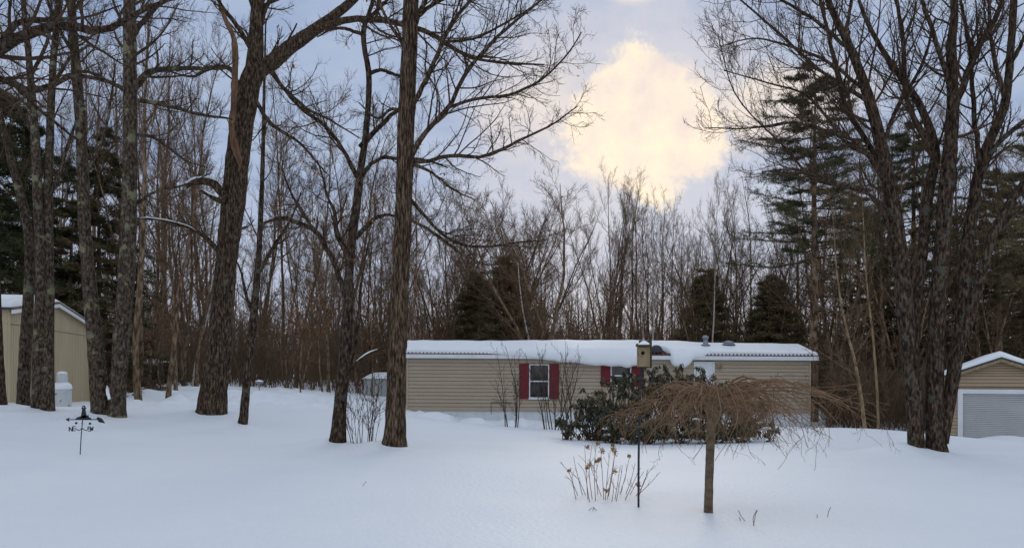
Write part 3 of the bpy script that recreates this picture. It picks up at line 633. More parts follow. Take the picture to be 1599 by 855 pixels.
def hero_tree(name, label, Z, trunks, limbs, bark, seed, twig='branch', dens=1.0, l1=(.40, 3.2), up=.1, grow_from=.45, sides=16, group=None, tmin=.0038, mound=.1, trunk_grow=1.0, cat='tree', leaves=0):
    rg = np.random.default_rng(seed); b = P(trunks[0][0][0], trunks[0][0][1]-8, Z)
    t = empty(name, b, label, cat, group)
    gt = Geo(); gc = Geo(); gls = []; lv1P, lv1R = [], []; ends = []
    for k, tr in enumerate(trunks):
        A = limb3(tr, Z, rg, .0 if k == 0 else .25, 56); nA = A.copy(); nA[:, :3] += .012*A[:, 3:4]*rg.standard_normal((len(A), 3)); hb = np.maximum(A[:, 2]-b[2], 0); nA[:, 3] *= 1+(.30*np.exp(-hb/.22) if k < 2 else 0)
        gt.tubes(nA[None, :, :3], nA[None, :, 3], sides, False, .035, rg)
        Lm = np.linalg.norm(np.diff(A[:, :3], axis=0), axis=1).sum(); kk = int(max(4, Lm*1.5*dens*trunk_grow))
        sub = A[int(len(A)*grow_from):]
        c, r = spawn(sub[None, :, :3], sub[None, :, 3], kk, 0, 1, 56, .32, 10, .28, up, .10, .007, rg=rg, lmin=.5, lmax=l1[1], tfall=.4)
        lv1P.append(c); lv1R.append(r)
    limb = []
    for lm in limbs:
        A = limb3(lm, Z, rg, 1., 18); nA = A.copy(); nA[2:-1, :3] += .16*A[2:-1, 3:4]*rg.standard_normal((len(A)-3, 3))
        gls.append(Geo().tubes(nA[None, :, :3], np.maximum(nA[None, :, 3], .008), 9, False, .05, rg))
        Lm = np.linalg.norm(np.diff(A[:, :3], axis=0), axis=1).sum(); kk = int(max(6, Lm*5.2*dens))
        c, r = spawn(A[None, :, :3], A[None, :, 3], kk, .15, 1, 44, l1[0], 9, .42, up, .11, .0055, rg=rg, lmin=.35, lmax=l1[1]*.75, tfall=.62)
        lv1P.append(c); lv1R.append(r)
    for c, r in zip(lv1P, lv1R):
        gc.tubes(c, r, 4)
        c2, r2 = spawn(c, r, 7, .12, 1, 42, .48, 6, .55, up*.8, .15, tmin, keep=.95, rg=rg, lmin=.2, lmax=1.6); gc.tubes(c2, r2, 3)
        c3, r3 = spawn(c2, r2, 5, .12, 1, 40, .52, 4, .65, up*.6, .18, tmin*.8, keep=.9*min(1, dens+.15), rg=rg, lmin=.12, lmax=.8); gc.tubes(c3, r3, 3); ends.append(c3[:, -1])
    gt.build('trunk', M[bark], t, smooth=True)
    for gl in gls: gl.build('limb', M[bark], t, smooth=True)
    gc.build('crown', M[twig], t, smooth=True)
    if leaves:
        p = np.concatenate(ends); p = p[rg.choice(len(p), leaves, replace=False)]; p = np.repeat(p, 2, 0)+rg.normal(0, .03, (leaves*2, 3)); d = rg.normal(0, .4, (len(p), 3))+[0, 0, -1]; d /= np.linalg.norm(d, axis=1, keepdims=True)
        s_ = np.cross(d, rg.standard_normal((len(p), 3))); s_ /= np.linalg.norm(s_, axis=1, keepdims=True); l = rg.uniform(.06, .10, (len(p), 1)); lf = Geo()
        lf.add(np.stack([p, p+d*l*.5+s_*l*.28, p+d*l, p+d*l*.5-s_*l*.28], 1).reshape(-1, 3), np.arange(len(p)*4).reshape(-1, 4)); lf.build('leaves', M['dead_leaf'], t)
    if mound: MOUNDS.append((b[0]-.25, b[1]+.2, mound*1.2, max(.55, trunks[0][0][2]/F*Z*.9)))
    return t
def snow_strip(parent, pts, Z, w, name='snow_cap'):
    A = smooth_line(np.array([np.r_[P(x, y, Z), ww/2/F*Z] for x, y, ww in pts]), 14); Geo().tubes(A[None, :, :3], A[None, :, 3], 7, True, .06).build(name, M['snow_cap'], parent, smooth=True)

# the big furrowed oak
oak = hero_tree('oak_tree', 'thickest oak with a furrowed trunk forking high into two heavy limbs', 22.5,
    [[(327, 672, 60), (329, 652, 48), (333, 620, 42), (338, 560, 36), (345, 500, 33), (351, 430, 31), (358, 370, 33), (366, 302, 35), (375, 215, 34), (390, 130, 33), (397, 105, 27), (400, 60, 22), (402, 0, 19), (405, -80, 16), (412, -220, 8)],
     [(388, 150, 22), (403, 112, 25), (425, 97, 24), (451, 75, 22), (501, 40, 17), (546, 5, 13), (600, -50, 10), (690, -130, 4)],
     [(352, 600, 8), (355, 540, 13), (358, 480, 14), (362, 420, 14), (366, 340, 13), (370, 270, 10), (372, 248, 5)]],
    [[(495, 45, 12), (545, 31, 10), (577, 30, 9), (627, 38, 8), (662, 48, 8), (700, 70, 7), (740, 92, 5), (800, 99, 4), (850, 101, 2)],
     [(345, 392, 10), (335, 385, 8), (322, 372, 7), (300, 357, 6), (265, 346, 5), (232, 341, 4), (212, 341, 2)],
     [(375, 160, 8), (362, 110, 7), (330, 106, 6), (300, 120, 4), (260, 110, 2)],
     [(425, 112, 8), (445, 140, 6), (480, 170, 5), (520, 190, 3), (560, 215, 2)],
     [(400, 90, 8), (370, 40, 7), (340, 0, 5), (310, -60, 3)], [(402, 30, 7), (430, -10, 6), (470, -60, 3)],
     [(395, 150, 7), (420, 190, 6), (440, 205, 5), (470, 225, 4), (500, 260, 2.5), (515, 275, 1.5)]],
    'oak_bark', 11, leaves=44, dens=.8, grow_from=.62, sides=28, l1=(.45, 3.0), mound=.16)
for lm in ([(356, 310, 12), (345, 300, 13), (336, 288, 13), (322, 283, 12), (305, 284, 10), (291, 291, 5)], [(352, 316, 9), (340, 312, 8), (328, 306, 6), (313, 297, 4)]):
    A = limb3(lm, 22.2, rng, .1, 14); Geo().tubes(A[None, :, :3], A[None, :, 3], 9, True, .06).build('limb_stub', M['oak_bark'], oak, smooth=True)
snow_strip(oak, [(346, 295, 2), (340, 286, 4.5), (330, 278.5, 5.5), (315, 277.5, 5), (300, 279.5, 4.5), (291, 286, 2)], 22.2, 8)
snow_strip(oak, [(338, 306.5, 1.5), (326, 301, 3), (315, 294.5, 1.5)], 22.15, 5)
snow_strip(oak, [(306, 359.5, .4), (295, 352.5, 1.1), (265, 344, 1.5), (232, 339.2, 1.3), (218, 339.8, .5)], 22.45, 4)
A = limb3([(338, -25, 4), (345, 10, 6), (352, 30, 7), (365, 62, 9), (367, 120, 10), (364, 170, 9), (362, 200, 9), (368, 232, 12), (374, 252, 8), (375, 262, 2)], 21.8, rng, 0, 30)
props(Geo().tubes(A[None, :, :3], A[None, :, 3], 7, True, .1).build('broken_limb', M['torn_wood'], oak, smooth=True), 'orange-brown splintered limb hanging beside the trunk')

# the tall straight trunk beside the home, and its forked neighbour
hero_tree('tall_tree', 'tall straight furrowed trunk standing at the left corner of the mobile home', 16.3,
    [[(613, 716, 46), (615, 700, 37), (617, 675, 33), (618, 640, 31), (620, 560, 29), (626, 430, 26.5), (631, 300, 26), (634, 200, 26), (638, 100, 25), (642, 0, 24), (648, -120, 19), (655, -260, 9)]],
    [[(640, 170, 9), (655, 145, 8), (672, 110, 7), (690, 68, 6.5), (712, 28, 6), (735, 0, 5), (760, -40, 3)],
     [(636, 257, 10), (655, 220, 8.5), (685, 185, 7.5), (705, 160, 7), (730, 110, 6), (770, 65, 5), (820, 20, 4), (860, -10, 2)],
     [(640, 250, 7), (665, 252, 6.5), (700, 243, 6), (750, 245, 5.5), (785, 232, 5), (815, 217, 4), (860, 196, 3), (903, 165, 1.6)],
     [(700, 168, 5), (740, 155, 5), (795, 148, 4.5), (840, 128, 4), (865, 107, 3), (890, 80, 2.5), (908, 50, 1.5)],
     [(638, 253, 6), (670, 267, 4.5), (710, 297, 3), (742, 312, 1.6)],
     [(636, 305, 6), (670, 345, 5), (700, 372, 5), (730, 384, 4.5), (770, 384, 4), (810, 378, 3), (852, 375, 1.6)],
     [(636, 340, 5), (680, 365, 4.5), (720, 395, 4), (762, 415, 2)],
     [(640, 60, 8), (660, 10, 7), (690, -40, 4)], [(636, 80, 7), (610, 40, 5), (590, 0, 4), (575, -40, 2)],
     [(640, 30, 7), (700, -5, 5), (780, -30, 4), (850, -50, 2)], [(690, 66, 5), (740, 60, 4), (800, 30, 3), (840, 5, 2)],
     [(634, 180, 6), (612, 170, 5), (590, 185, 4), (560, 160, 2)]],
    'furrow_bark', 21, leaves=10, dens=1.15, grow_from=.80, sides=24, l1=(.42, 2.4), up=.03, mound=.12)
fork = hero_tree('forked_tree', 'dark slim leaning tree with a snow topped bent bough between oak and straight trunk', 16.8,
    [[(524, 712, 32), (527, 690, 25), (529, 660, 22), (533, 610, 19), (538, 560, 18.5), (543, 500, 17), (545, 430, 14), (550, 370, 13), (558, 310, 13), (563, 265, 11), (570, 220, 10), (575, 160, 9), (576, 115, 9), (569, 75, 8), (568, 45, 8), (580, 10, 6), (590, -40, 5), (600, -130, 2)],
     [(536, 595, 8), (546, 565, 9), (554, 535, 8), (560, 500, 6), (563, 450, 4.5), (571, 400, 3), (580, 360, 1.5)]],
    [[(546, 405, 9), (535, 383, 9), (524, 357, 8), (523, 330, 6), (512, 310, 4), (505, 280, 3), (495, 250, 2)],
     [(540, 465, 8), (520, 407, 8), (503, 375, 8), (490, 358, 7.5), (465, 348, 7), (440, 340, 6), (412, 348, 4)],
     [(492, 362, 6), (465, 320, 5), (452, 296, 3), (440, 260, 2)],
     [(560, 280, 8), (548, 258, 7), (530, 225, 6), (505, 195, 6), (470, 170, 5), (440, 135, 4), (425, 112, 3), (416, 88, 2)],
     [(564, 275, 8), (580, 256, 6), (600, 246, 5.5), (625, 248, 5), (665, 250, 4), (700, 262, 2)],
     [(562, 230, 9), (580, 210, 8), (600, 190, 7), (620, 172, 6), (645, 155, 4), (668, 128, 3)],
     [(576, 115, 7), (595, 110, 5.5), (620, 118, 4.5), (650, 130, 2)], [(569, 55, 6), (540, 45, 5), (520, 45, 4), (495, 58, 2)],
     [(555, 372, 8), (575, 350, 7), (590, 338, 6), (612, 336, 4), (640, 345, 2)], [(575, 30, 6), (600, 5, 5), (630, -30, 3)],
     [(548, 580, 4), (560, 562, 4.5), (575, 552, 4), (590, 546, 3.5), (614, 537, 2)]],
    'dark_bark', 31, leaves=50, dens=.9, grow_from=.7, l1=(.42, 2.2), up=.05, mound=.12)
snow_strip(fork, [(556, 563.5, .5), (566, 555.5, 1.8), (577, 549, 2.2), (590, 544.5, .6)], 16.75, 4)
hero_tree('slim_tree', 'thin brown crooked tree leaning just beside the big oak', 21,
    [[(377, 684, 17), (379, 664, 14), (382, 635, 13), (387, 575, 12), (394, 520, 12), (400, 450, 10.5), (404, 400, 9), (408, 320, 7.5), (411, 220, 6), (413, 120, 4), (415, 30, 2)]],
    [[(397, 500, 6), (385, 460, 5), (375, 420, 3), (360, 390, 1.5)], [(402, 430, 6), (430, 380, 5), (455, 340, 3), (470, 300, 2)]], 'dark_bark', 41, dens=.55, grow_from=.35, l1=(.4, 1.8), mound=.1)

# mossy maples in front of the outbuilding
jm = hero_tree('maple_tree', 'two mossy maple trunks joined at the foot with snow in the crotch', 20.5,
    [[(161, 668, 34), (158, 650, 28), (155, 620, 26), (151, 560, 24), (143, 480, 22), (136, 400, 19), (131, 330, 18), (127, 215, 16), (120, 120, 15), (115, 60, 13), (111, 0, 12), (105, -100, 8), (100, -220, 4)],
     [(180, 670, 34), (182, 650, 26), (184, 615, 24), (187, 560, 24), (193, 480, 24), (198, 430, 24), (203, 250, 21), (203, 100, 20), (202, 0, 18), (201, -120, 14), (203, -260, 8)]],
    [[(208, 142, 11), (222, 122, 11), (241, 110, 9), (282, 107, 7), (330, 107, 6), (357, 107, 3)], [(206, 155, 7), (260, 165, 5.5), (310, 178, 5), (362, 186, 3)],
     [(200, 142, 7), (170, 128, 6), (135, 112, 5), (100, 118, 3)], [(203, 60, 9), (235, 20, 8), (265, -10, 5)],
     [(135, 270, 6), (160, 220, 5), (172, 160, 4), (180, 100, 2)], [(118, 90, 6), (90, 40, 5), (70, -10, 3)], [(113, 20, 6), (140, -20, 4), (160, -60, 2)],
     [(200, 330, 5), (240, 300, 4), (285, 290, 3), (330, 270, 1.5)], [(205, 210, 6), (240, 215, 5), (290, 250, 3), (320, 260, 1.5)]],
    'maple_bark', 51, leaves=16, dens=.85, grow_from=.6, l1=(.42, 2.4), mound=.14)
Geo().tube([P(167, 602, 20.45), P(169, 611, 20.35), P(172, 623, 20.3)], [.015, .055, .05], 8, True, 9, .1).build('crotch_snow', M['snow_cap'], jm, smooth=True)
hero_tree('maple_tree', 'mossy trunk close before the outbuilding wall, bulging with pale lichen', 21,
    [[(35, 656, 24), (36, 640, 20), (37, 600, 18), (41, 520, 17), (45, 450, 15), (46, 380, 14), (36, 320, 13), (20, 260, 11), (5, 200, 9), (-12, 120, 6), (-20, 40, 3)]],
    [[(46, 400, 8), (60, 350, 6), (80, 300, 4), (95, 260, 2)]], 'maple_bark', 61, dens=.6, grow_from=.5, l1=(.4, 2.0))
hero_tree('maple_tree', 'paired grey trunks fused side by side before the propane cylinder', 20.3,
    [[(74, 664, 25), (74, 645, 21), (75, 560, 18), (76, 480, 16), (75, 400, 16), (75, 320, 14), (77, 240, 12), (83, 100, 10), (90, 20, 9), (97, -60, 7), (105, -160, 3)],
     [(56, 664, 21), (57, 645, 17), (60, 560, 17), (63, 480, 16), (64, 420, 15), (60, 330, 14), (55, 215, 13), (50, 150, 11), (44, 80, 9), (38, 20, 8), (30, -60, 5), (20, -160, 2)]],
    [[(60, 330, 8), (85, 290, 7), (105, 230, 5), (118, 190, 3)], [(55, 215, 6), (30, 170, 5), (0, 140, 3)], [(80, 140, 6), (110, 90, 5), (140, 70, 3)], [(48, 120, 6), (75, 60, 5), (80, 0, 3)]],
    'maple_bark', 71, dens=.6, grow_from=.55, l1=(.4, 2.2))
hero_tree('maple_tree', 'dark trunk cut by the picture edge beside the outbuilding', 20,
    [[(1, 650, 22), (0, 634, 18), (-3, 560, 16), (-8, 430, 14), (-15, 250, 12), (-20, 100, 10), (-25, -100, 5)]], [], 'dark_bark', 81, dens=.5, grow_from=.5)
hero_tree('sapling', 'pale thin sapling rising between two mossy trunks by the outbuilding', 21.5,
    [[(43, 648, 3.2), (48, 580, 3), (53, 500, 2.8), (58, 440, 2.4), (66, 380, 2), (75, 310, 1)]], [], 'pale_bark', 85, dens=.5, grow_from=.6, sides=7, mound=0)
hero_tree('oak_tree', 'black low boughs reaching in from a tree hidden beyond the picture edge', 14,
    [[(-150, 760, 40), (-150, 700, 34), (-148, 500, 30), (-145, 250, 27), (-150, 0, 22), (-160, -250, 10)]],
    [[(-146, 240, 20), (-90, 160, 24), (-30, 97, 22), (0, 78, 20), (30, 58, 17), (60, 46, 15), (105, 38, 14), (160, 48, 11), (200, 28, 9), (250, 5, 6), (300, -8, 3)],
     [(-146, 200, 14), (-60, 110, 12), (0, 122, 10), (45, 140, 10), (70, 138, 9), (110, 120, 7), (160, 124, 5), (195, 142, 3)],
     [(-40, 105, 12), (0, 66, 10), (30, 35, 9), (80, 30, 7), (130, 28, 4), (190, 8, 2)], [(20, 130, 6), (60, 170, 5), (110, 210, 4), (150, 240, 2)]],
    'dark_bark', 91, dens=.6, grow_from=.6, l1=(.36, 1.8), up=0.02)

# the big clump of stems by the garage
hero_tree('maple_tree', 'big many stemmed dark maple standing in the snow before the garage', 15.5,
    [[(1432, 722, 30), (1431, 700, 25), (1430, 680, 23), (1427, 620, 24), (1421, 560, 24), (1413, 480, 24), (1405, 400, 24), (1396, 330, 22), (1376, 228, 19), (1353, 142, 15), (1328, 76, 12), (1303, 25, 10), (1285, -20, 8), (1260, -90, 4)],
     [(1463, 724, 36), (1462, 704, 30), (1461, 680, 27), (1459, 620, 26), (1461, 560, 25), (1464, 480, 24), (1470, 400, 23), (1475, 320, 22), (1482, 250, 21), (1488, 166, 18), (1485, 75, 14), (1490, 30, 12), (1488, -30, 10), (1480, -120, 5)],
     [(1468, 690, 24), (1477, 650, 21), (1486, 600, 20), (1496, 540, 20), (1505, 470, 20), (1508, 402, 20), (1518, 330, 17), (1533, 251, 15), (1568, 166, 13), (1578, 80, 11), (1583, 0, 10), (1590, -90, 5)],
     [(1486, 590, 12), (1494, 560, 15), (1512, 500, 16), (1530, 440, 15), (1548, 372, 14), (1575, 320, 13), (1600, 285, 12), (1650, 220, 9), (1720, 120, 4)],
     [(1422, 600, 10), (1428, 550, 13), (1433, 470, 15), (1440, 400, 16), (1450, 300, 16), (1460, 235, 14), (1437, 166, 11), (1410, 125, 10), (1382, 85, 8), (1352, 30, 6), (1335, -20, 4)]],
    [[(1488, 180, 12), (1498, 146, 11), (1528, 75, 10), (1558, 20, 8), (1575, -30, 5)], [(1392, 300, 9), (1382, 270, 9), (1322, 166, 8), (1302, 90, 7), (1287, 30, 5), (1275, -20, 3)],
     [(1515, 320, 10), (1553, 231, 8), (1599, 190, 7), (1650, 150, 4)], [(1388, 295, 7), (1340, 225, 5.5), (1290, 205, 5), (1240, 192, 4.5), (1190, 198, 3.2), (1145, 201, 2), (1108, 199, 1.2)],
     [(1358, 160, 7), (1310, 130, 5.5), (1280, 110, 5), (1225, 60, 4), (1180, 20, 3), (1140, -12, 2)], [(1350, 140, 6), (1290, 95, 5), (1240, 75, 4), (1180, 60, 2.5), (1125, 72, 1.4)],
     [(1400, 380, 7), (1360, 305, 5.5), (1300, 285, 4.5), (1250, 265, 3.5), (1190, 268, 2)], [(1412, 440, 6), (1370, 375, 4.5), (1330, 355, 3.5), (1285, 340, 2)],
     [(1395, 335, 6), (1350, 300, 5), (1270, 280, 4), (1230, 235, 3), (1150, 150, 2), (1122, 60, 1.2)], [(1455, 240, 9), (1415, 150, 7.5), (1410, 60, 6.5), (1400, 0, 5), (1395, -60, 3)],
     [(1488, 150, 8), (1460, 60, 7), (1440, 0, 5.5), (1430, -60, 3)], [(1330, 80, 6), (1270, 30, 5), (1220, 0, 4), (1170, -30, 2)], [(1318, 60, 6), (1330, 0, 5), (1340, -60, 3)],
     [(1570, 160, 7), (1550, 80, 6), (1545, 10, 5), (1550, -50, 3)], [(1578, 100, 7), (1610, 40, 5), (1640, -20, 3)], [(1530, 260, 8), (1520, 170, 7), (1515, 90, 6), (1500, 0, 4)],
     [(1376, 235, 7), (1400, 170, 6), (1440, 100, 5), (1460, 30, 3)], [(1550, 372, 6), (1590, 330, 5), (1640, 320, 3)], [(1385, 250, 5), (1330, 230, 4.5), (1260, 150, 3.5), (1200, 130, 2.5), (1130, 110, 1.5)]],
    'dark_bark', 101, dens=1.05, grow_from=.45, l1=(.45, 2.8), up=.12, sides=18, mound=.16, twig='branch', trunk_grow=1.0)

# ------------------------------------------------------------------ woods
def bare_variant(seed, H, stems, low, spread, r0, dens=1.0, splay=.10):
    """a tall slender woodland tree at the origin: returns trunk mesh data and crown mesh data"""
    rg = np.random.default_rng(seed); gt = Geo(); gc = Geo()
    main = []
    for s in range(stems):
        n = 16; A = np.zeros((n, 3)); d = np.array([0, 0, 1.]); a = rg.uniform(0, 6.28); lean = (.03 if stems == 1 else splay)*np.array([math.cos(a), math.sin(a), 0])
        h = H*rg.uniform(.85, 1.0) if s else H
        for j in range(1, n): d = d+rg.standard_normal(3)*.055*[1, 1, .2]+lean*(.6 if j < 5 else .08); d /= np.linalg.norm(d); A[j] = A[j-1]+d*(h+.4)/(n-1)
        A[:, 2] -= .4
        r = r0*(1 if s == 0 else .8)*np.linspace(1, .08, n)**.9; r[0] *= 1.35
        gt.tubes(A[None], r[None], 9, False, .04, rg); main.append((A, r))
    for A, r in main:
        c, rr = spawn(A[None], r[None], int(26*dens/(.6+.4*stems)), low, .98, spread+8, .30, 9, .42, .10, .09, .012, rg=rg, lmin=1.0, lmax=5.5, tfall=.55); gc.tubes(c, rr, 4)
        c2, r2 = spawn(c, rr, 9, .15, 1, 38, .42, 6, .55, .08, .14, .008, rg=rg, lmin=.5, lmax=2.4); gc.tubes(c2, r2, 3)
        c3, r3 = spawn(c2, r2, 7, .1, 1, 36, .5, 4, .65, .05, .18, .0065, keep=.9, rg=rg, lmin=.3, lmax=1.3); gc.tubes(c3, r3, 3)
    return gt.mesh('trunk'), gc.mesh('crown')
VAR = [bare_variant(200, 16, 1, .30, 40, .17), bare_variant(201, 17, 1, .42, 34, .15), bare_variant(202, 15, 3, .26, 34, .12), bare_variant(203, 14, 3, .22, 42, .14),
       bare_variant(204, 18, 1, .50, 38, .20), bare_variant(205, 11, 1, .18, 48, .09), bare_variant(206, 16, 2, .38, 32, .15), bare_variant(207, 9, 2, .12, 44, .07, .8),
       bare_variant(208, 15, 5, .28, 44, .13, 1.5, .17), bare_variant(209, 15, 4, .32, 46, .14, 1.5, .14)]
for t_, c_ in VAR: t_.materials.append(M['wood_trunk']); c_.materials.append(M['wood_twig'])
def place(name, label, base, var, sc, rz, group, sxy=1., trunk_mat=None, tilt=(0, 0), cat='tree'):
    b = np.array(base, float); b[2] -= .05
    e = empty(name, b, label, cat, group)
    e.rotation_euler = (tilt[0], tilt[1], rz); e.scale = (sc*sxy, sc*sxy, sc)
    for nm, me in zip(('trunk', 'crown'), VAR[var]):
        o = bpy.data.objects.new(nm, me); COL.objects.link(o); o.parent = e
        if trunk_mat and nm == 'trunk': o.material_slots[0].link = 'OBJECT'; o.material_slots[0].material = M[trunk_mat]
    return e
rw = np.random.default_rng(77)
HSC = [16, 17, 15, 14, 18, 11, 16, 9, 14, 14.5]
def wood(zone, px0, px1, Z0, Z1, count, top0, top1, variants, label, group):
    """a stand of trees between photo columns px0..px1; crowns end between photo rows top0..top1"""
    pts = (np.arange(count)+rw.random(count))/count; rw.shuffle(pts)
    for k in range(count):
        Z = Z0+(Z1-Z0)*((k+rw.random())/count); px = px0+(px1-px0)*pts[k]; b = foot(px, Z)
        H = EYE+(HY-rw.uniform(top0, top1))/F*Z-b[2]; v = variants[rw.integers(len(variants))]; sc = max(.45, H/HSC[v])
        place('woodland_tree', label, b, v, sc, rw.uniform(0, 6.28), group, float(np.clip(rw.uniform(.6, .95)/sc**.35, .5, 1.2)))
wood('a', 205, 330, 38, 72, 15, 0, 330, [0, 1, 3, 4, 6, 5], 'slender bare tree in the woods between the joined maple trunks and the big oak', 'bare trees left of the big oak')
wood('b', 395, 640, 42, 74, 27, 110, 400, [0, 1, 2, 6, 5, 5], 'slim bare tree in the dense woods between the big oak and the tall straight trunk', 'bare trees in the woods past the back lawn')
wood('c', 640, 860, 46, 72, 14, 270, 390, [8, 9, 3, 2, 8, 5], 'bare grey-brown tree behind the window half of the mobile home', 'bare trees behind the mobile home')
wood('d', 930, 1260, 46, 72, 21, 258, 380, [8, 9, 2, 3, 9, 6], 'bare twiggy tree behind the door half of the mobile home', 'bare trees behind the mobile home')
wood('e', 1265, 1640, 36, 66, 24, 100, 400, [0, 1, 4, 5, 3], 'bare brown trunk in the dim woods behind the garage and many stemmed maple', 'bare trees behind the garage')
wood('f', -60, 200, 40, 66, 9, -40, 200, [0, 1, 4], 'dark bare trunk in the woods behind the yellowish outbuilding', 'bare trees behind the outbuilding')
# single trees of the woods that stand out
t = place('woodland_tree', 'black wide forked tree rising above the snowy roof behind the shuttered window', foot(848, 42), 3, 1.0, .4, None, 1.15); t.rotation_euler = (0, R(4), 2.0); t.scale = (1.1, 1.1, (EYE+(HY-272)/F*42)/14)
place('woodland_tree', 'tall slim bare tree nearer than its woods, straight behind the oak stub', foot(262, 33), 1, .95, 1.2, None, .75)
place('woodland_tree', 'dark straight trunk just outside the brush pile behind the joined maples', foot(218, 31), 4, .95, 2.2, None, .72)
place('birch_tree', 'slim white birch trunk rising behind the birdhouse roofline', foot(1015, 43), 6, .68, .3, None, .6, 'birch')
place('birch_tree', 'white birch leaning away above the roof vent pipe', foot(1112, 42), 1, .7, .9, None, .55, 'birch', (0, R(-8)))
place('birch_tree', 'short white birch trunk above the roof behind the shuttered window', foot(842, 43), 5, .95, 1.9, None, .8, 'birch')
place('birch_tree', 'mottled pale birch trunk in the woods just before the big oak', foot(300, 44), 5, 1.1, .5, None, .8, 'birch')
place('dead_tree', 'yellowish bare pole of a dead tree between the home and maple', foot(1353, 27), 5, .80, 1.5, None, .9, 'pale_bark', (0, R(-2)))
place('dead_tree', 'dull tan slender pole tree behind the yellowish dead pole', foot(1371, 31), 1, .75, 2.5, None, .5, 'pale_bark')

# conifers
def boughs(rg, gb, gn, H, z0, z1, nz, per, len_fn, droop, upt, tuft, blade, bw, side_gap=.28, br=.035, jit=.12, flat=.3):
    """whorls of boughs with side twigs and needles, trunk on the z axis"""
    P1, R1 = [], []
    for k in range(nz):
        z = z0+(z1-z0)*(k+rg.random()*.5)/nz; off = rg.uniform(0, 6.28)
        for j in range(per):
            if rg.random() < .12: continue
            a = off+j*6.28/per+rg.uniform(-.35, .35); l = len_fn((z-z0)/(z1-z0), a)*rg.uniform(.6, 1.15)
            if l < .25: continue
            n = 8; u = np.linspace(0, 1, n); x = l*u
            zc = z+rg.normal(0, jit)-droop*l*u+upt*l*u**2.2; A = np.stack([x*math.cos(a), x*math.sin(a), zc], 1)+np.cumsum(rg.standard_normal((n, 3))*.02*l/3, 0)
            P1.append(A); R1.append(np.maximum(br*(l/3)**.7*np.linspace(1, .25, n), .008))
    P1 = np.array(P1); R1 = np.array(R1); gb.tubes(P1, R1, 4)
    L1 = np.linalg.norm(P1[:, -1]-P1[:, 0], axis=1); kk = max(4, int(L1.mean()/side_gap))
    c, r = spawn(P1, R1, kk*2, .25, 1, 50, .34, 5, .5, .0, .1, .006, rg=rg, lmin=.2, lmax=1.5, tfall=.45)
    c[:, :, 2] = c[:, :1, 2]+(c[:, :, 2]-c[:, :1, 2])*flat                      # side twigs lie flat, so boughs read as plates
    gb.tubes(c, r, 3)
    allp = np.concatenate([c.reshape(-1, 3), P1[:, 4:].reshape(-1, 3)]); d0 = np.concatenate([np.gradient(c, axis=1).reshape(-1, 3), np.gradient(P1, axis=1)[:, 4:].reshape(-1, 3)])
    d0 /= np.linalg.norm(d0, axis=1, keepdims=True)+1e-9
    p = np.repeat(allp, tuft, 0)+rg.standard_normal((len(allp)*tuft, 3))*[.07, .07, .04]; d = np.repeat(d0, tuft, 0)*.6+rg.standard_normal((len(p), 3))*.6; d /= np.linalg.norm(d, axis=1, keepdims=True)
    gn.blades(p, d, blade*rg.uniform(.6, 1.2, len(p)), bw, rg)
def conifer_variant(kind, seed, H):
    rg = np.random.default_rng(seed); gt = Geo(); gb = Geo(); gn = Geo()
    n = 14; A = np.zeros((n, 3)); A[:, 2] = np.linspace(-.4, H, n); A[:, :2] = np.cumsum(rg.standard_normal((n, 2))*.03, 0)*np.linspace(0, 1, n)[:, None]
    r0 = H*(.016 if kind == 'pine' else .013); gt.tubes(A[None], (r0*np.linspace(1, .1, n))[None], 10, False, .03, rg)
    if kind == 'pine':
        boughs(rg, gb, gn, H, H*.46, H*.99, 19, 6, lambda f, a: (4.4*(1-f)**.55+.7)*rg.uniform(.35, 1.25), .04, .14, 10, .16, .030, jit=.4, flat=.5)
        c, r = spawn(A[None], (r0*np.linspace(1, .1, n))[None], 40, .12, .5, 85, .14, 6, .25, -.02, .12, .012, rg=rg, lmin=.8, lmax=2.8); gb.tubes(c, r, 4)   # dead lower boughs
        c2, r2 = spawn(c, r, 6, .3, 1, 45, .4, 4, .6, 0, .2, .008, rg=rg); gb.tubes(c2, r2, 3)
    elif kind == 'spruce':
        boughs(rg, gb, gn, H, H*.06, H*.99, 34, 7, lambda f, a: (H*.24*(1-f)**.9+.25), .30, .16, 6, .14, .035, .2, jit=.22, flat=.8)
    else:                                                                     # hemlock: full, loose, drooping
        boughs(rg, gb, gn, H, H*.06, H*.98, 24, 6, lambda f, a: (H*.25*(1-f)**.6+.4)*rg.uniform(.6, 1.2), .10, -.12, 8, .17, .04, .26, jit=.2, flat=.6)
    return gt.mesh('trunk'), gb.mesh('bough'), gn.mesh('crown', smooth=False)
def conifer_set(kind, seed, H, mt, mn):
    ms = conifer_variant(kind, seed, H)
    for m, k in zip(ms, (mt, 'branch', mn)): m.materials.append(M[k])
    return ms, H
PINE = conifer_set('pine', 300, 20, 'wood_trunk', 'pine_needles'); PINE2 = conifer_set('pine', 305, 18, 'wood_trunk', 'brown_needles')
SPR = conifer_set('spruce', 301, 9, 'wood_trunk', 'brown_needles'); HEM = conifer_set('hemlock', 302, 14, 'wood_trunk', 'hemlock'); HEM2 = conifer_set('hemlock', 303, 13, 'wood_trunk', 'brown_needles')
def conifer(kit, name, label, px, Z, top, rz=0, sxy=1., group=None):
    ms, H = kit; b = foot(px, Z); h = EYE+(HY-top)/F*Z-b[2]; s = h/H
    e = empty(name, b, label, 'tree', group); e.rotation_euler = (0, 0, rz); e.scale = (s*sxy, s*sxy, s)
    for nm, me in zip(('trunk', 'boughs', 'crown'), ms):
        o = bpy.data.objects.new(nm, me); COL.objects.link(o); o.parent = e
    return e
conifer(PINE, 'pine_tree', 'tall dark white pine with shelf-like boughs behind the right end of home', 1270, 37, 105, 1.0, .95)
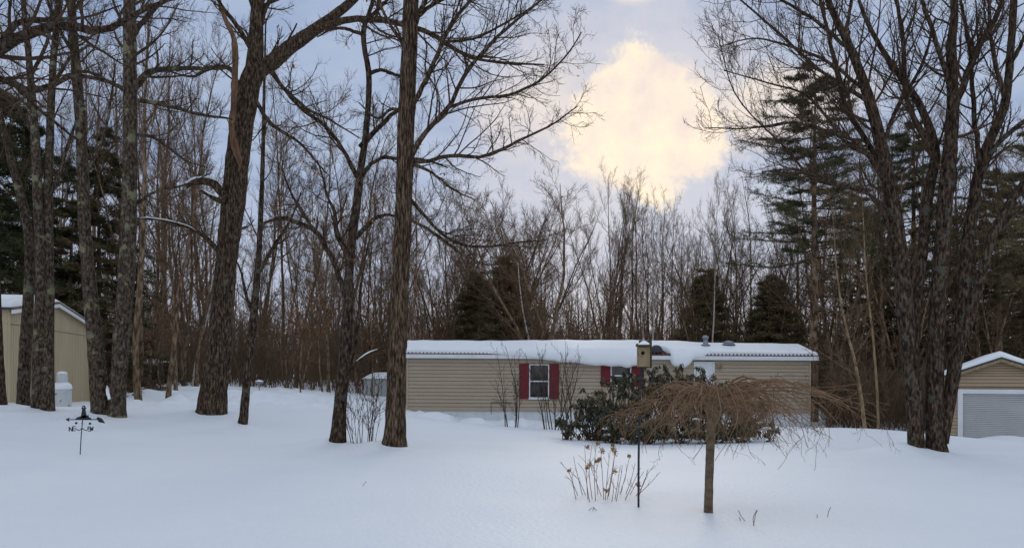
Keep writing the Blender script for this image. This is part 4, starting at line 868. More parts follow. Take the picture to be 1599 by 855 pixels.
conifer(PINE, 'pine_tree', 'dark green pine whose top shows among the stems of the big maple', 1425, 40, 190, 2.3, 1.0)
conifer(PINE2, 'pine_tree', 'brownish pine just above the garage roof peak', 1560, 42, 270, 4.0, 1.15)
conifer(PINE2, 'pine_tree', 'brownish pine cut by the picture edge beyond the garage', 1625, 38, 190, .6, 1.1)
conifer(PINE2, 'pine_tree', 'thin brown pine between the yellowish dead pole and the big maple', 1340, 46, 300, 5.1, 1.0)
conifer(SPR, 'spruce_tree', 'dark pointed spruce right behind the vent pipe of the roof', 1102, 48, 422, 0, 1.5)
conifer(SPR, 'spruce_tree', 'broad dark spruce at the right end of the roof', 1205, 47, 432, 1, 1.8)
conifer(SPR, 'spruce_tree', 'brown spruce top behind the roof by the straight trunk, taller of two', 792, 50, 402, 2, 1.7)
conifer(SPR, 'spruce_tree', 'brown spruce behind the roof by the straight trunk, shorter of two', 748, 52, 425, 3, 1.7)
conifer(HEM, 'hemlock_tree', 'dark full hemlock directly behind the ridge of the outbuilding', 35, 38, 150, 0, 1.1)
conifer(HEM, 'hemlock_tree', 'dark hemlock at the picture edge behind the outbuilding roof', -40, 34, 90, 1.3, 1.2)
conifer(HEM, 'hemlock_tree', 'dark hemlock showing between the mossy joined maple trunks', 155, 41, 195, 2.6, .95)
conifer(HEM2, 'hemlock_tree', 'low brown hemlock behind the wall end of the outbuilding', 105, 39, 300, 3.6, 1.5)
conifer(HEM2, 'hemlock_tree', 'brown hemlock low behind the garage and maple stems', 1500, 46, 330, .9, 1.7)
conifer(HEM2, 'hemlock_tree', 'brown evergreen filling the gap right of the mobile home', 1400, 50, 400, 2.2, 1.9)
conifer(HEM2, 'hemlock_tree', 'brown evergreen low behind the garage roof edge', 1600, 48, 380, 4.4, 1.9)

# young beeches still holding orange leaves
def beech(px, Z, top, label, seed):
    rg = np.random.default_rng(seed); b = foot(px, Z); H = EYE+(HY-top)/F*Z-b[2]
    e = empty('beech_tree', b, label, 'tree', 'young beeches holding orange leaves')
    n = 10; A = np.zeros((n, 3)); A[:, 2] = np.linspace(-.3, H, n); A[:, :2] = np.cumsum(rg.standard_normal((n, 2))*.05, 0); A += b
    r = .05*np.linspace(1, .15, n); Geo().tubes(A[None], r[None], 7).build('trunk', M['wood_trunk'], e, smooth=True)
    g = Geo(); c, rr = spawn(A[None], r[None], 16, .25, 1, 65, .35, 6, .5, .03, .12, .01, rg=rg); g.tubes(c, rr, 4); c2, r2 = spawn(c, rr, 5, .2, 1, 40, .45, 4, .6, 0, .15, .008, rg=rg); g.tubes(c2, r2, 3); g.build('branches', M['branch_red'], e, smooth=True)
    p = c2.reshape(-1, 3); p = p[rg.random(len(p)) < .55]; d = rg.standard_normal((len(p), 3))*.7+[0, 0, -.6]; d /= np.linalg.norm(d, axis=1, keepdims=True)
    s = np.cross(d, rg.standard_normal((len(p), 3))); s /= np.linalg.norm(s, axis=1, keepdims=True); g = Geo(); l = rg.uniform(.07, .13, (len(p), 1))
    v = np.stack([p, p+d*l*.5+s*l*.3, p+d*l, p+d*l*.5-s*l*.3], 1).reshape(-1, 3); g.add(v, np.arange(len(v)).reshape(-1, 4)); g.build('leaves', M['dead_leaf'], e)
beech(470, 41, 440, 'young beech with orange leaves in the woods left of the forked tree', 401)
beech(505, 43, 420, 'young beech with orange leaves standing just left of the forked trunk', 402)
beech(445, 45, 455, 'small orange-leaved beech nearest the thin crooked tree', 403)
beech(580, 44, 450, 'young orange-leaved beech between forked trunk and straight trunk', 404)
beech(250, 40, 470, 'young orange-leaved beech behind the brush pile', 405)
beech(655, 42, 420, 'orange-leaved beech over the left end of the snowy roof', 406)

# undergrowth and far woods: too many stems to count
def undergrowth():
    rg = np.random.default_rng(55); g = Geo(); n = 8200
    Z = rg.uniform(40, 78, n); px = rg.uniform(-120, 1720, n); Z[:900] = rg.uniform(32, 46, 900); px[:900] = rg.uniform(1288, 1470, 900); x = (px-CX)/F*Z
    ok = (Z > 47) | (px > 1265) | (px < 250); ok &= ~((Z < 47) & (px > 130) & (px < 640)); x = x[ok]; Z = Z[ok]; n = len(x)
    z = ground(x, Z)-.1; H = rg.uniform(1.0, 5.5, n)*np.where(rg.random(n) < .25, 1.5, 1)*np.where(Z < 46, .5, 1)
    m = 6; A = np.zeros((n, m, 3)); A[:, 0] = np.stack([x, Z, z], 1); d = np.stack([rg.normal(0, .2, n), rg.normal(0, .2, n), np.ones(n)], 1)
    for j in range(1, m): d = d+rg.standard_normal(d.shape)*.09; d /= np.linalg.norm(d, axis=1, keepdims=True); A[:, j] = A[:, j-1]+d*(H/(m-1))[:, None]
    r = (rg.uniform(.012, .035, n)*np.sqrt(H/3))[:, None]*np.linspace(1, .3, m); g.tubes(A, r, 3)
    c, rr = spawn(A, r, 7, .12, 1, 42, .38, 4, .6, .08, .15, .009, rg=rg, lmin=.3, lmax=2); g.tubes(c, rr, 3)
    c2, r2 = spawn(c, rr, 3, .2, 1, 40, .5, 3, .7, .05, .2, .008, rg=rg, lmin=.2, lmax=1); g.tubes(c2, r2, 3)
    props(g.build('undergrowth', M['undergrowth'], smooth=True), 'tangled brown brush along the foot of the woods', 'brush', kind='stuff')
undergrowth()
def far_woods():
    rg = np.random.default_rng(56); g = Geo(); n = 900
    Z = rg.uniform(74, 130, n); px = rg.uniform(-150, 1750, n); x = (px-CX)/F*Z; z = ground(x, Z)-.2
    px_h = np.interp(px, [-150, 300, 640, 760, 1240, 1350, 1750], [280, 430, 455, 460, 460, 420, 360]); H = ((HY-px_h+rg.uniform(-70, 50, n))/F*Z+1)*np.where(np.arange(n) < 420, 1, .55)
    m = 8; A = np.zeros((n, m, 3)); A[:, 0] = np.stack([x, Z, z], 1); d = np.stack([rg.normal(0, .05, n), rg.normal(0, .05, n), np.ones(n)], 1)
    for j in range(1, m): d = d+rg.standard_normal(d.shape)*.04; d /= np.linalg.norm(d, axis=1, keepdims=True); A[:, j] = A[:, j-1]+d*(H/(m-1))[:, None]
    r = rg.uniform(.08, .17, n)[:, None]*np.linspace(1, .15, m); g.tubes(A, r, 5)
    c, rr = spawn(A, r, 20, .15, 1, 42, .3, 5, .5, .1, .12, .02, rg=rg, lmin=1, lmax=5); g.tubes(c, rr, 3)
    c2, r2 = spawn(c, rr, 7, .15, 1, 38, .42, 4, .6, .08, .16, .014, rg=rg, lmin=.5, lmax=2); g.tubes(c2, r2, 3)
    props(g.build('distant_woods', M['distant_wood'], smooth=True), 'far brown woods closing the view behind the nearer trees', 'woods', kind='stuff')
far_woods()

# ------------------------------------------------------------------ plants in the yard
def stem_lines(rg, base, n, H, spread, m=8, base_r=.25, wig=.05):
    a = rg.uniform(0, 6.28, n); rr = base_r*np.sqrt(rg.random(n)); A = np.zeros((n, m, 3)); A[:, 0] = np.stack([base[0]+rr*np.cos(a), base[1]+rr*np.sin(a), 0*a], 1)
    A[:, 0, 2] = ground(A[:, 0, 0], A[:, 0, 1])-.06
    d = np.stack([np.cos(a)*spread*rg.uniform(.2, 1, n), np.sin(a)*spread*rg.uniform(.2, 1, n), np.ones(n)], 1); d /= np.linalg.norm(d, axis=1, keepdims=True); h = H*rg.uniform(.55, 1, n)
    for j in range(1, m): d = d+rg.standard_normal(d.shape)*wig+[0, 0, .03]; d /= np.linalg.norm(d, axis=1, keepdims=True); A[:, j] = A[:, j-1]+d*(h/(m-1))[:, None]
    return A
def bare_shrub(name, label, px, Z, H, n, spread, r, mat, seed, base_r=.3, kids=7, up=.1):
    rg = np.random.default_rng(seed); b = foot(px, Z); e = empty(name, b, label, 'shrub'); g = Geo(); A = stem_lines(rg, b, n, H, spread, 9, base_r)
    R0 = rg.uniform(.6, 1, n)[:, None]*r*np.linspace(1, .25, 9); g.tubes(A, R0, 6); g.build('stems', M[mat], e, smooth=True)
    g = Geo(); c, rr = spawn(A, R0, kids, .25, 1, 35, .36, 6, .6, up, .12, .005, rg=rg, lmin=.2, lmax=H*.4); g.tubes(c, rr, 4); c2, r2 = spawn(c, rr, 4, .2, 1, 35, .45, 4, .7, up, .15, .004, rg=rg, lmin=.1, lmax=.6); g.tubes(c2, r2, 3); g.build('twigs', M[mat], e, smooth=True)
bare_shrub('bare_shrub', 'bare upright shrub left of the shuttered window', 800, 29, 3.1, 8, .16, .028, 'shrub', 501, .3)
bare_shrub('bare_shrub', 'bare upright shrub rising in front of the right hand red shutter', 868, 28, 3.1, 11, .22, .024, 'shrub', 502, .45)
bare_shrub('bare_shrub', 'thin bare sapling clump just left of the rhododendron', 893, 27, 3.0, 4, .12, .026, 'shrub', 503, .2)
bare_shrub('bare_shrub', 'low wispy bare shrub between the forked tree and the straight trunk', 566, 16.9, 1.75, 15, .22, .010, 'shrub', 504, .28, 6)

def rhododendron():
    rg = np.random.default_rng(61); e = empty('rhododendron', foot(1040, 21), 'large leathery dark rhododendron with drooping leaves below the house windows', 'shrub')
    lobes = []                                            # (px, top row, foot row, Z, radius m)
    for px, top, Z, rad in ((925, 612, 21.3, .55), (945, 588, 21.6, .65), (975, 578, 22, .75), (1010, 570, 22.3, .75), (1040, 566, 22.5, .7), (1072, 566, 22.5, .65), (1095, 582, 22.3, .7), (1122, 594, 22, .6), (1150, 592, 22, .35), (1172, 618, 21.6, .5), (960, 635, 20.6, .6), (1010, 640, 20.4, .7), (1060, 640, 20.4, .7), (1110, 645, 20.4, .7), (1160, 650, 20.4, .5), (1200, 662, 20.5, .35), (886, 645, 21.2, .26)):
        lobes.append((px, top, Z, rad))
    g = Geo(); stems = []; tips = []
    for px, top, Z, rad in lobes:
        b = foot(px, Z); T = P(px, top, Z); k = int(36*rad/.6)
        for i in range(k):
            v = rg.standard_normal(3); v /= np.linalg.norm(v); rr = rad*rg.random()**.25; tip = np.array([T[0], T[1], T[2]-rad*.85])+v*[rr*1.05, rr, rr*.85]
            lowest = gz(tip[0], tip[1])+rg.uniform(.10, .35)
            if tip[2] < lowest: continue
            s = np.array([b[0]+rg.normal(0, .15), b[1]+rg.normal(0, .15), b[2]-.1]); mid = (s+tip)/2+np.array([rg.normal(0, .08), rg.normal(0, .08), -.05])
            stems.append(smooth_line(np.array([s, mid, tip]), 6)); tips.append(tip)
        zlo = gz(b[0], b[1])
        for i in range(int(13*rad/.6)):                   # skirts of leaves reaching down towards the snow
            a = rg.uniform(0, 6.28); r_ = rad*(.4+.6*rg.random()); z = rg.uniform(zlo+.16, max(T[2]-rad*.9, zlo+.5))
            tip = np.array([b[0]+r_*math.cos(a), b[1]+r_*math.sin(a), z]); stems.append(smooth_line(np.array([[b[0], b[1], zlo-.1], [(b[0]+tip[0])/2, (b[1]+tip[1])/2, zlo+.1+(z-zlo)*.35], tip]), 6)); tips.append(tip)
    for i in range(26):                                   # pockets of snow caught on and under the leaves
        px = rg.uniform(905, 1200); Zs = rg.uniform(20.1, 20.9); c = foot(px, Zs); c[2] += rg.choice([.04, .10, .3, .55])*rg.uniform(.6, 1.3); r = rg.uniform(.05, .13)
        Geo().lathe(c, [(0, -r*.4), (r, -r*.2), (r*1.05, r*.05), (r*.6, r*.35), (0, r*.45)], 9).build('snow_clump', M['snow_cap'], e, smooth=True)
    stems = np.array(stems); tips = np.array(tips); g.tubes(stems, np.full(stems.shape[:2], .012)*np.linspace(1.2, .5, 6), 4); g.build('stems', M['shrub'], e, smooth=True)
    lf = Geo(); k = 13; p = np.repeat(tips, k, 0)+rg.standard_normal((len(tips)*k, 3))*.035; nL = len(p); a = rg.uniform(0, 6.28, nL); drp = rg.uniform(.5, 2.2, nL)
    d = np.stack([np.cos(a), np.sin(a), -drp], 1); d /= np.linalg.norm(d, axis=1, keepdims=True); s = np.stack([-np.sin(a), np.cos(a), 0*a], 1); up = np.cross(s, d)
    l = rg.uniform(.11, .17, nL)[:, None]; w = l*rg.uniform(.13, .20, nL)[:, None]
    v = np.stack([p, p+d*l*.3+s*w+up*w*.5, p+d*l*.7+s*w*.9+up*w*.4, p+d*l, p+d*l*.7-s*w*.9+up*w*.4, p+d*l*.3-s*w+up*w*.5, p+d*l*.5], 1)
    base = (np.arange(nL)*7)[:, None]; t = np.concatenate([base+np.array([[i, (i+1) % 6, 6]]) for i in range(6)])
    lf.add(v.reshape(-1, 3), t=t); lf.build('leaves', M['rhodo'], e)
rhododendron()

def weeping_tree():
    rg = np.random.default_rng(71); Z = 8.5; b = P(1106, 802, Z)
    e = empty('weeping_tree', b, 'small weeping tree with an umbrella of drooping tan twigs', 'tree')
    A = smooth_line(np.array([np.r_[P(x, y, Z), w/2/F*Z] for x, y, w in [(1105.5, 818, 19), (1106, 800, 14.5), (1107, 760, 13.5), (1109, 700, 13.5), (1111, 665, 15), (1112, 645, 19), (1110, 628, 24), (1113, 614, 20), (1112, 606, 9)]]), 30)
    Geo().tubes(A[None, :, :3], A[None, :, 3], 16, True, .03, rg).build('trunk', M['weeping_trunk'], e, smooth=True)
    head = P(1112, 622, Z); g = Geo()
    # arching main boughs: (end px, end row, apex row, depth at the end)
    ends = [(985, 668, 600, .1), (1000, 690, 606, -.6), (1010, 650, 598, .7), (1030, 690, 600, -.8), (1042, 672, 596, -.3), (1060, 695, 602, .9), (1085, 700, 600, -1.0), (1050, 640, 598, -.9), (1120, 700, 604, -1.0), (1135, 690, 600, .9),
            (1150, 700, 600, -.7), (1175, 690, 606, .4), (1200, 690, 604, -.5), (1215, 700, 612, .6), (1260, 690, 618, -.3), (1290, 660, 598, .3), (1320, 640, 592, .1), (1345, 655, 600, -.2), (1370, 648, 604, .3), (1300, 690, 630, -.6), (1355, 640, 596, .5), (1335, 670, 606, -.5), (1310, 655, 602, -.1), (1280, 680, 612, .2), (1362, 662, 612, -.1), (1230, 700, 625, .2), (1325, 625, 590, .6),
            (1240, 660, 600, .9), (1270, 640, 590, .7), (1020, 660, 604, 1.1), (1075, 680, 610, 1.1), (1180, 670, 600, 1.1), (1205, 640, 588, -.1)]
    PP, RR = [], []
    for (ex, ey, ay, dz) in ends:
        E = P(ex, ey, Z)+[0, dz, 0]; E[0] *= (Z+dz)/Z; mx = 1112+(ex-1112)*.5; Mi = P(mx, ay, Z)+[0, dz*.55, 0]; q1 = P(1112+(ex-1112)*.2, (ay+614)/2+1, Z)+[0, dz*.25, 0]; q3 = P(1112+(ex-1112)*.82, (ay*.55+ey*.45), Z)+[0, dz*.85, 0]
        A = smooth_line(np.array([head, q1, Mi, q3, E]), 16); A[2:] += np.cumsum(rg.standard_normal((14, 3))*.006, 0); PP.append(A); RR.append((.003+.015*np.linspace(1, 0, 16)**1.8)*rg.uniform(.75, 1.15))
    PP = np.array(PP); RR = np.array(RR); g.tubes(PP, RR, 5)
    c, r = spawn(PP, RR, 9, .10, .98, 55, .45, 11, .5, -.12, .2, .0027, rg=rg, lmin=.15, lmax=.5, tfall=.3)
    zmin = lambda A, lo: A[:, :, 2].min(1) > P(0, lo, Z)[2]+rg.normal(0, .04, len(A))-.16*(rg.random(len(A)) < .14); k_ = zmin(c, 705) & (c[:, :, 2].max(1) < P(0, 590, Z)[2]+.03); c = c[k_]; r = r[k_]
    right = c[:, 0, 0] > P(1215, 0, Z)[0]; keep = ~right | (rg.random(len(c)) < .6); c = c[keep]; r = r[keep]
    zf = b[2]+.42; g.tubes(c, r, 4)
    c2, r2 = spawn(c, r, 3, .1, 1, 48, .5, 7, .7, -.07, .25, .0020, rg=rg, lmin=.08, lmax=.3, tfall=.3, keep=.8); k_ = zmin(c2, 712); c2 = c2[k_]; r2 = r2[k_]; g.tubes(c2, r2, 3)
    c3, r3 = spawn(c2, r2, 2, .2, 1, 45, .5, 5, .8, -.1, .25, .0016, rg=rg, lmin=.06, lmax=.2); g.tubes(c3, r3, 3)
    # the dense inner skirt on the left half
    k = 120; th = rg.uniform(0, 6.28, k); rad = .95*np.sqrt(rg.random(k)); cx = P(1098, 0, Z)[0]; st = np.stack([cx+rad*np.cos(th)*.95, Z+rad*np.sin(th)*.8, head[2]+.06-.26*(rad/.95)**2+rg.normal(0, .05, k)], 1)
    d = np.stack([np.cos(th)*.9, np.sin(th)*.9, rg.uniform(-.2, .5, k)], 1); m = 10; A = np.zeros((k, m, 3)); A[:, 0] = st; ll = rg.uniform(.2, .45, k)
    for j in range(1, m): d = d+rg.standard_normal(d.shape)*.2+[0, 0, -.16]; d /= np.linalg.norm(d, axis=1, keepdims=True); A[:, j] = A[:, j-1]+d*(ll/(m-1))[:, None]
    rr = np.full((k, m), .0032)*np.linspace(1.1, .6, m); g.tubes(A, rr, 4)
    c, r = spawn(A, rr, 5, .1, 1, 45, .5, 6, .75, -.12, .2, .002, rg=rg, lmin=.1, lmax=.3); g.tubes(c, r, 3)
    g.build('crown', M['weeping'], e, smooth=True)
    MOUNDS.append((b[0], b[1], -.03, .16)); MOUNDS.append((b[0], b[1], .03, .5))
weeping_tree()

def hydrangea():
    rg = np.random.default_rng(81); Z = 9.6; b = foot(948, Z); e = empty('hydrangea', b, 'dry hydrangea stalks with brown flower heads in front of the rhododendron', 'shrub')
    tr = [[(900, 768), (890, 740), (874, 720)], [(916, 776), (903, 748), (888, 733)], [(918, 768), (915, 730), (913, 697)], [(925, 768), (920, 735), (925, 690)], [(930, 770), (928, 730), (931, 693)], [(934, 775), (931, 735), (938, 712)],
          [(943, 772), (940, 730), (938, 700)], [(945, 755), (950, 725), (953, 702)], [(950, 762), (957, 735), (960, 705)], [(948, 768), (955, 740), (962, 695)], [(960, 778), (965, 750), (968, 728)], [(962, 776), (970, 740), (972, 725)],
          [(966, 778), (976, 745), (983, 712)], [(976, 774), (985, 750), (992, 722)], [(978, 782), (992, 757), (1005, 736)], [(990, 778), (1005, 755), (1012, 732)], [(992, 776), (1015, 754), (1031, 736)], [(995, 770), (1008, 745), (1022, 725)], [(910, 760), (898, 725), (896, 712)],
          [(921, 775), (912, 735), (902, 722)], [(955, 780), (958, 760), (953, 745)], [(960, 791), (968, 778), (972, 760)], [(903, 772), (893, 752), (884, 742)], [(975, 776), (995, 740), (1000, 730)], [(940, 776), (926, 738), (920, 720)]]
    PP = []
    for t in tr:
        z0 = Z+rg.uniform(-.3, .3); z1 = z0+rg.uniform(-.25, .25); q = [P(t[0][0], t[0][1], z0), P(t[1][0], t[1][1], (z0+z1)/2), P(t[2][0], t[2][1], z1)]; q[0][2] = min(q[0][2], gz(q[0][0], q[0][1])-.02)
        PP.append(smooth_line(np.array(q), 9)); 
    PP = np.array(PP); RR = np.full(PP.shape[:2], .0042)*np.linspace(1.2, .6, 9); g = Geo(); g.tubes(PP, RR, 5)
    c, r = spawn(PP, RR, 3, .3, .95, 30, .32, 5, .8, .1, .08, .0026, rg=rg, keep=.7, lmin=.08, lmax=.25); g.tubes(c, r, 4); g.build('stems', M['shrub_pale'], e, smooth=True)
    for px, py, rr in ((918, 697, 4), (934, 692, 4), (940, 703, 6), (931, 720, 4.5), (921, 725, 6), (936, 716, 4), (957, 700, 6), (960, 706, 5), (957, 695, 4), (960, 735, 6), (982, 711, 3), (889, 734, 4), (946, 765, 6), (997, 756, 6), (935, 718, 3), (917, 729, 3)):
        c0 = P(px, py, Z+rg.uniform(-.12, .12)); n = 42; p = c0+rg.standard_normal((n, 3))*rr/F*Z*.33; g = Geo(); d = rg.standard_normal((n, 3)); d /= np.linalg.norm(d, axis=1, keepdims=True); s = np.cross(d, rg.standard_normal((n, 3))); s /= np.linalg.norm(s, axis=1, keepdims=True); l = .02
        v = np.stack([p, p+d*l*.5+s*l*.5, p+d*l, p+d*l*.5-s*l*.5], 1).reshape(-1, 3); g.add(v, np.arange(4*n).reshape(-1, 4)); g.build('flower_head', M['flower_head'], e)
hydrangea()

def snow_twig(label, px, py, lines):
    Z = EYE*F/(py-HY); b = foot(px, Z); e = Geo()
    for ln in lines:
        A = np.array([P(x, y, Z) for x, y in ln]); A[0, 2] = min(A[0, 2], gz(A[0, 0], Z)-.01); e.tube(A, .0032, 5, True, 8)
    props(e.build('twig', M['shrub'], base=b, smooth=True), label, 'twig')
snow_twig('short curved twig poking from the snow right of the weeping trunk', 1160, 812, [[(1167, 812), (1158, 806), (1153, 796)], [(1158, 806), (1154, 806)]])
snow_twig('forked taller twig in the snow right of the weeping trunk', 1177, 818, [[(1178, 820), (1176, 808), (1182, 795)], [(1176, 808), (1180, 802), (1183, 796)]])
snow_twig('lone thin twig standing in the snow farthest from the weeping trunk', 1294, 806, [[(1292, 806), (1294, 798), (1297, 791)]])
snow_twig('tiny twig stub in snow just before the farthest thin twig', 1276, 808, [[(1276, 809), (1276, 802)]])
snow_twig('slanted twig in the snow below the weathervane', 126, 800, [[(121, 802), (127, 797), (133, 793)], [(125, 799), (124, 795)]])
snow_twig('brown seed stalk bent over the empty snow before the forked tree', 568, 762, [[(565, 764), (567, 757), (572, 751)]])
snow_twig('fallen twig lying on the snow before the hydrangea', 930, 795, [[(918, 786), (925, 792), (932, 796)], [(925, 792), (928, 790)]])

# ------------------------------------------------------------------ yard ornaments
def birdhouse():
    Z = 9.0; b = P(997, 790, Z); e = empty('birdhouse', b, 'weathered wooden birdhouse on a slim black pole', 'birdhouse'); k = Z/F
    Geo().tube([P(997, 800, Z), P(997.5, 700, Z), P(1001, 572, Z)], .0125, 10, True, 12).build('pole', M['black_iron'], e, smooth=True)
    c = P(1002.5, 572, Z); w = 19.5*k; dpt = .14; hgt = 31*k; x0, x1 = c[0]-w/2, c[0]+w/2; y0, y1 = Z-.08, Z-.08+dpt; z0, z1 = c[2]-.003, c[2]+hgt; sk = .03
    def box_s(g, x0, x1, ya, yb, za, zb, zc):            # top slopes up towards the back; the house is turned a little, so the back shifts right
        f = lambda y: sk*(y-y0)/dpt
        g.hexa([(x0+f(ya), ya, za), (x1+f(ya), ya, za), (x1+f(yb), yb, za), (x0+f(yb), yb, za), (x0+f(ya), ya, zb), (x1+f(ya), ya, zb), (x1+f(yb), yb, zc), (x0+f(yb), yb, zc)])
    g = Geo(); t = .016; box_s(g, x0, x0+t, y0, y1, z0, z1, z1+.02); box_s(g, x1-t, x1, y0, y1, z0, z1, z1+.02); box_s(g, x0+t, x1-t, y0+.02, y1, z0, z0+t, z0+t); body = g.build('side_walls', M['nest_wood'], e)
    box_s(Geo(), 0, 0, 0, 0, 0, 0, 0)
    g = Geo(); box_s(g, x0+t+.001, x1-t-.001, y0+.004, y0+.02, z0+.006, z1-.006, z1-.006); fr = g.build('front_panel', M['nest_wood'], e)
    g = Geo(); hc = (c[0]-.003, y0+.002, z0+hgt*.69); g.lathe(hc, [(0, -.002), (.021, -.002), (.021, .004)], 18, axis=1); g.build('entrance_hole', M['hole'], fr)
    g = Geo(); box_s(g, x0-.012, x1+.012, y0-.03, y1-.001, z1+.001, z1+.018, z1+.04); g.build('roof', M['nest_dark'], e)
    g = Geo(); box_s(g, x0-.005+.02, x1+.022, y1+.001, y1+.02, z0-.01, z1+.075, z1+.075); g.build('back_board', M['nest_dark'], e)
    g = Geo(); n = 9; xs = np.linspace(x0+.012, x1-.002, n); A = np.stack([np.stack([xs+sk*f, 0*xs+y0+f*dpt*.97, z1+.019+.02*f+np.sin(np.linspace(0, math.pi, n))*h_], 1) for f, h_ in ((.0, .0), (.08, .018), (.4, .032), (.8, .034), (1, .03))])
    idx = np.arange(5*n).reshape(5, n); g.add(A.reshape(-1, 3), np.stack([idx[:-1, :-1], idx[:-1, 1:], idx[1:, 1:], idx[1:, :-1]], -1).reshape(-1, 4)); g.build('snow_cap', M['snow_cap'], e, smooth=True)
birdhouse()

def weathervane():
    Z = 13.4; b = P(125, 711, Z); k = Z/F; e = empty('weathervane', b, 'small black garden weathervane with a lighthouse and an arrow', 'weathervane')
    q = lambda x, y, d=0: P(x, y, Z)+np.array([0, d, 0])
    Geo().tube([q(124.6, 722), q(126.5, 685), q(129, 655)], .008, 8, True, 8).build('pole', M['black_iron'], e, smooth=True)
    g = Geo(); g.bar(q(106, 654.5), q(158, 654.5), .012, .014); g.prism([q(102, 654.5), q(108, 651.2), q(107, 654.5), q(108, 657.8)], (0, .012, 0)); arrow = g.build('arrow', M['black_iron'], e)
    g = Geo(); g.prism([q(150.5, 652), q(153, 650.5), q(158, 652.5), q(160, 654.5), q(164, 660.5), q(159, 659.5), q(154, 658.5)], (0, .012, 0)); g.build('arrow_tail', M['black_iron'], arrow)
    g = Geo(); g.prism([q(126.6, 647), q(128, 640), q(128, 637.8), q(127, 637.4), q(127, 636.2), q(128.2, 635), q(128.5, 633.4), q(130.5, 632.4), q(132.5, 633.4), q(132.8, 635), q(134, 636.2), q(134, 637.4), q(133, 637.8), q(133, 640), q(134.4, 647), q(134.4, 652), q(126.6, 652)], (0, .014, 0)); 
    g.prism([q(116.5, 654.3), q(120, 651.2), q(125, 649.2), q(131, 648.2), q(134.5, 647.5), q(138, 648), q(138, 650.5), q(141, 652), q(143.5, 654.3)], (0, .0145, 0)); g.build('lighthouse', M['black_iron'], e)
    g = Geo(); g.box(*(q(129.6, 0)[0], q(131.4, 0)[0], Z-.003, Z-.0005, q(0, 636.0)[2], q(0, 634.8)[2])); g.build('lamp_window', M['white_paint'], e)
    for px, py in ((119, 660), (128.2, 660.5), (140.5, 660.8)):
        g = Geo(); r = 1.9*k if px != 128.2 else 1.2*k; g.lathe(q(px, py), [(0, -r)]+[(r*math.cos(a), r*math.sin(a)) for a in np.linspace(-1.2, 1.2, 6)]+[(0, r)], 12); g.build('ball', M['black_iron'], e, smooth=True)
    g = Geo(); cz = q(128.4, 669)
    for sg in (-1, 1):
        for dep in (-.16, .16):
            ex = P(128.4+sg*10.5, 669.5, Z+dep); m = (cz+ex)/2+[0, 0, -.022]; g.tube([cz+[0, 0, .01], m, ex+[0, 0, .01]], .007, 6, True, 8)
    g.build('compass_arms', M['black_iron'], e, smooth=True)
    def letter(ch, px, py, dep):
        h = 6.6*k; w = 4.6*k; o = P(px, py, Z+dep); g = Geo()
        seg = {'N': [((0, 0), (0, 1)), ((0, 1), (1, 0)), ((1, 0), (1, 1))], 'E': [((0, 0), (0, 1)), ((0, 1), (1, 1)), ((0, .5), (.8, .5)), ((0, 0), (1, 0))], 'S': [((0, 0), (1, 0)), ((1, 0), (1, .5)), ((1, .5), (0, .5)), ((0, .5), (0, 1)), ((0, 1), (1, 1))], 'W': [((0, 1), (.25, 0)), ((.25, 0), (.5, .7)), ((.5, .7), (.75, 0)), ((.75, 0), (1, 1))]}[ch]
        for i, (a, c) in enumerate(seg): g.bar(o+[(a[0]-.5)*w, i*.0012, (a[1]-.5)*h], o+[(c[0]-.5)*w, i*.0012, (c[1]-.5)*h], .012, .013, (0, 1, 0))
        g.build('letter', M['black_iron'], e)
    letter('N', 110.5, 669.5, -.16); letter('E', 116, 668.5, .16); letter('S', 139.5, 669, .16); letter('W', 143, 668.5, -.16)
weathervane()

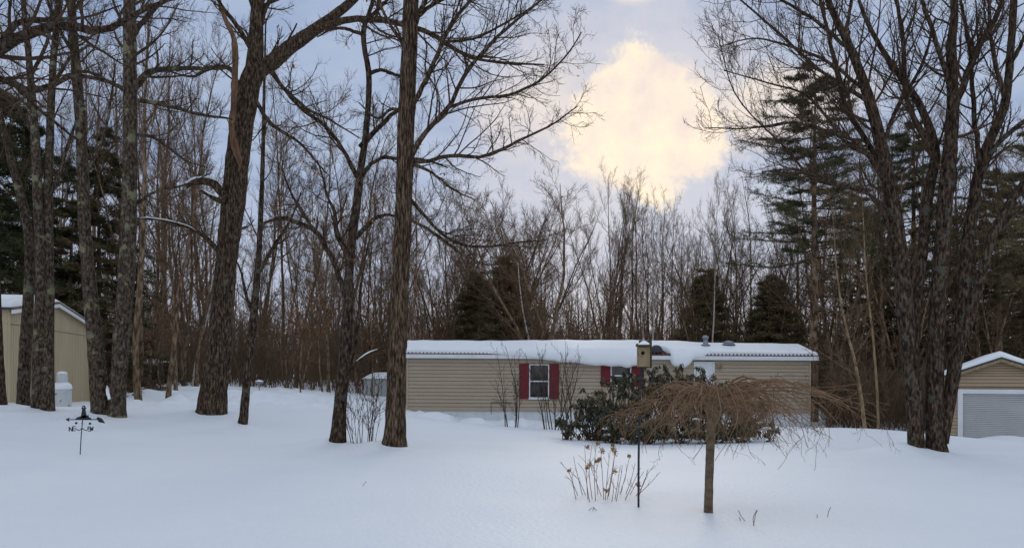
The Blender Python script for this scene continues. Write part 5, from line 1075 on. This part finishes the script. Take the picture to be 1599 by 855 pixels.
def feeder():
    Z = 38.; b = foot(405, Z); k = Z/F; e = empty('bird_feeder', b, 'small grey tray feeder on a thin pole in the back lawn', 'bird feeder')
    z = EYE+(HY-599)/F*Z; Geo().tube([b-[0, 0, .1], [b[0], Z, z]], .02, 7).build('pole', M['grey_metal'], e)
    g = Geo(); g.lathe((b[0], Z, z), [(0, 0), (.16, .02), (.2, .09), (.2, .12)], 14); g.build('tray', M['grey_metal'], e, smooth=True)
    Geo().lathe((b[0], Z, z+.1), [(.2, 0), (.17, .06), (0, .1)], 14).build('snow_cap', M['snow_cap'], e, smooth=True)
feeder()

def brush_pile():
    rg = np.random.default_rng(91); Z = 39.; b = foot(218, Z); e = empty('brush_pile', b, 'low heap of brown brush dusted with snow past the joined maples', 'brush pile')
    g = Geo(); n = 420; x = b[0]+rg.normal(0, .62, n); y = Z+rg.normal(0, .35, n); z = ground(x, y)+rg.uniform(.0, .42, n)*np.exp(-((x-b[0])/1.0)**2); d = rg.standard_normal((n, 3))*[1, .8, .55]; d /= np.linalg.norm(d, axis=1, keepdims=True); m = 5; A = np.zeros((n, m, 3)); A[:, 0] = np.stack([x, y, z], 1)
    for j in range(1, m): d = d+rg.standard_normal(d.shape)*.2; d /= np.linalg.norm(d, axis=1, keepdims=True); A[:, j] = A[:, j-1]+d*.14
    g.tubes(A, np.full((n, m), .013)*np.linspace(1.1, .6, m), 4)
    p = A[:, 3]; p = p[rg.random(n) < .8]; s = rg.standard_normal((len(p), 3)); g.blades(np.repeat(p, 3, 0), np.repeat(s/np.linalg.norm(s, axis=1, keepdims=True), 3, 0), .12, .08, rg); g.build('branches', M['undergrowth'], e, smooth=True)
    for i in range(9):
        c = np.array([b[0]+rg.normal(0, .6), Z-.25+rg.normal(0, .2), 0]); c[2] = gz(c[0], c[1])+rg.uniform(.1, .34)*math.exp(-(c[0]-b[0])**2); r = rg.uniform(.05, .12)
        Geo().lathe(c, [(0, -r*.3), (r, -r*.2), (r*1.1, r*.05), (r*.6, r*.4), (0, r*.5)], 9).build('snow_clump', M['snow_cap'], e, smooth=True)
brush_pile()
build_snow()
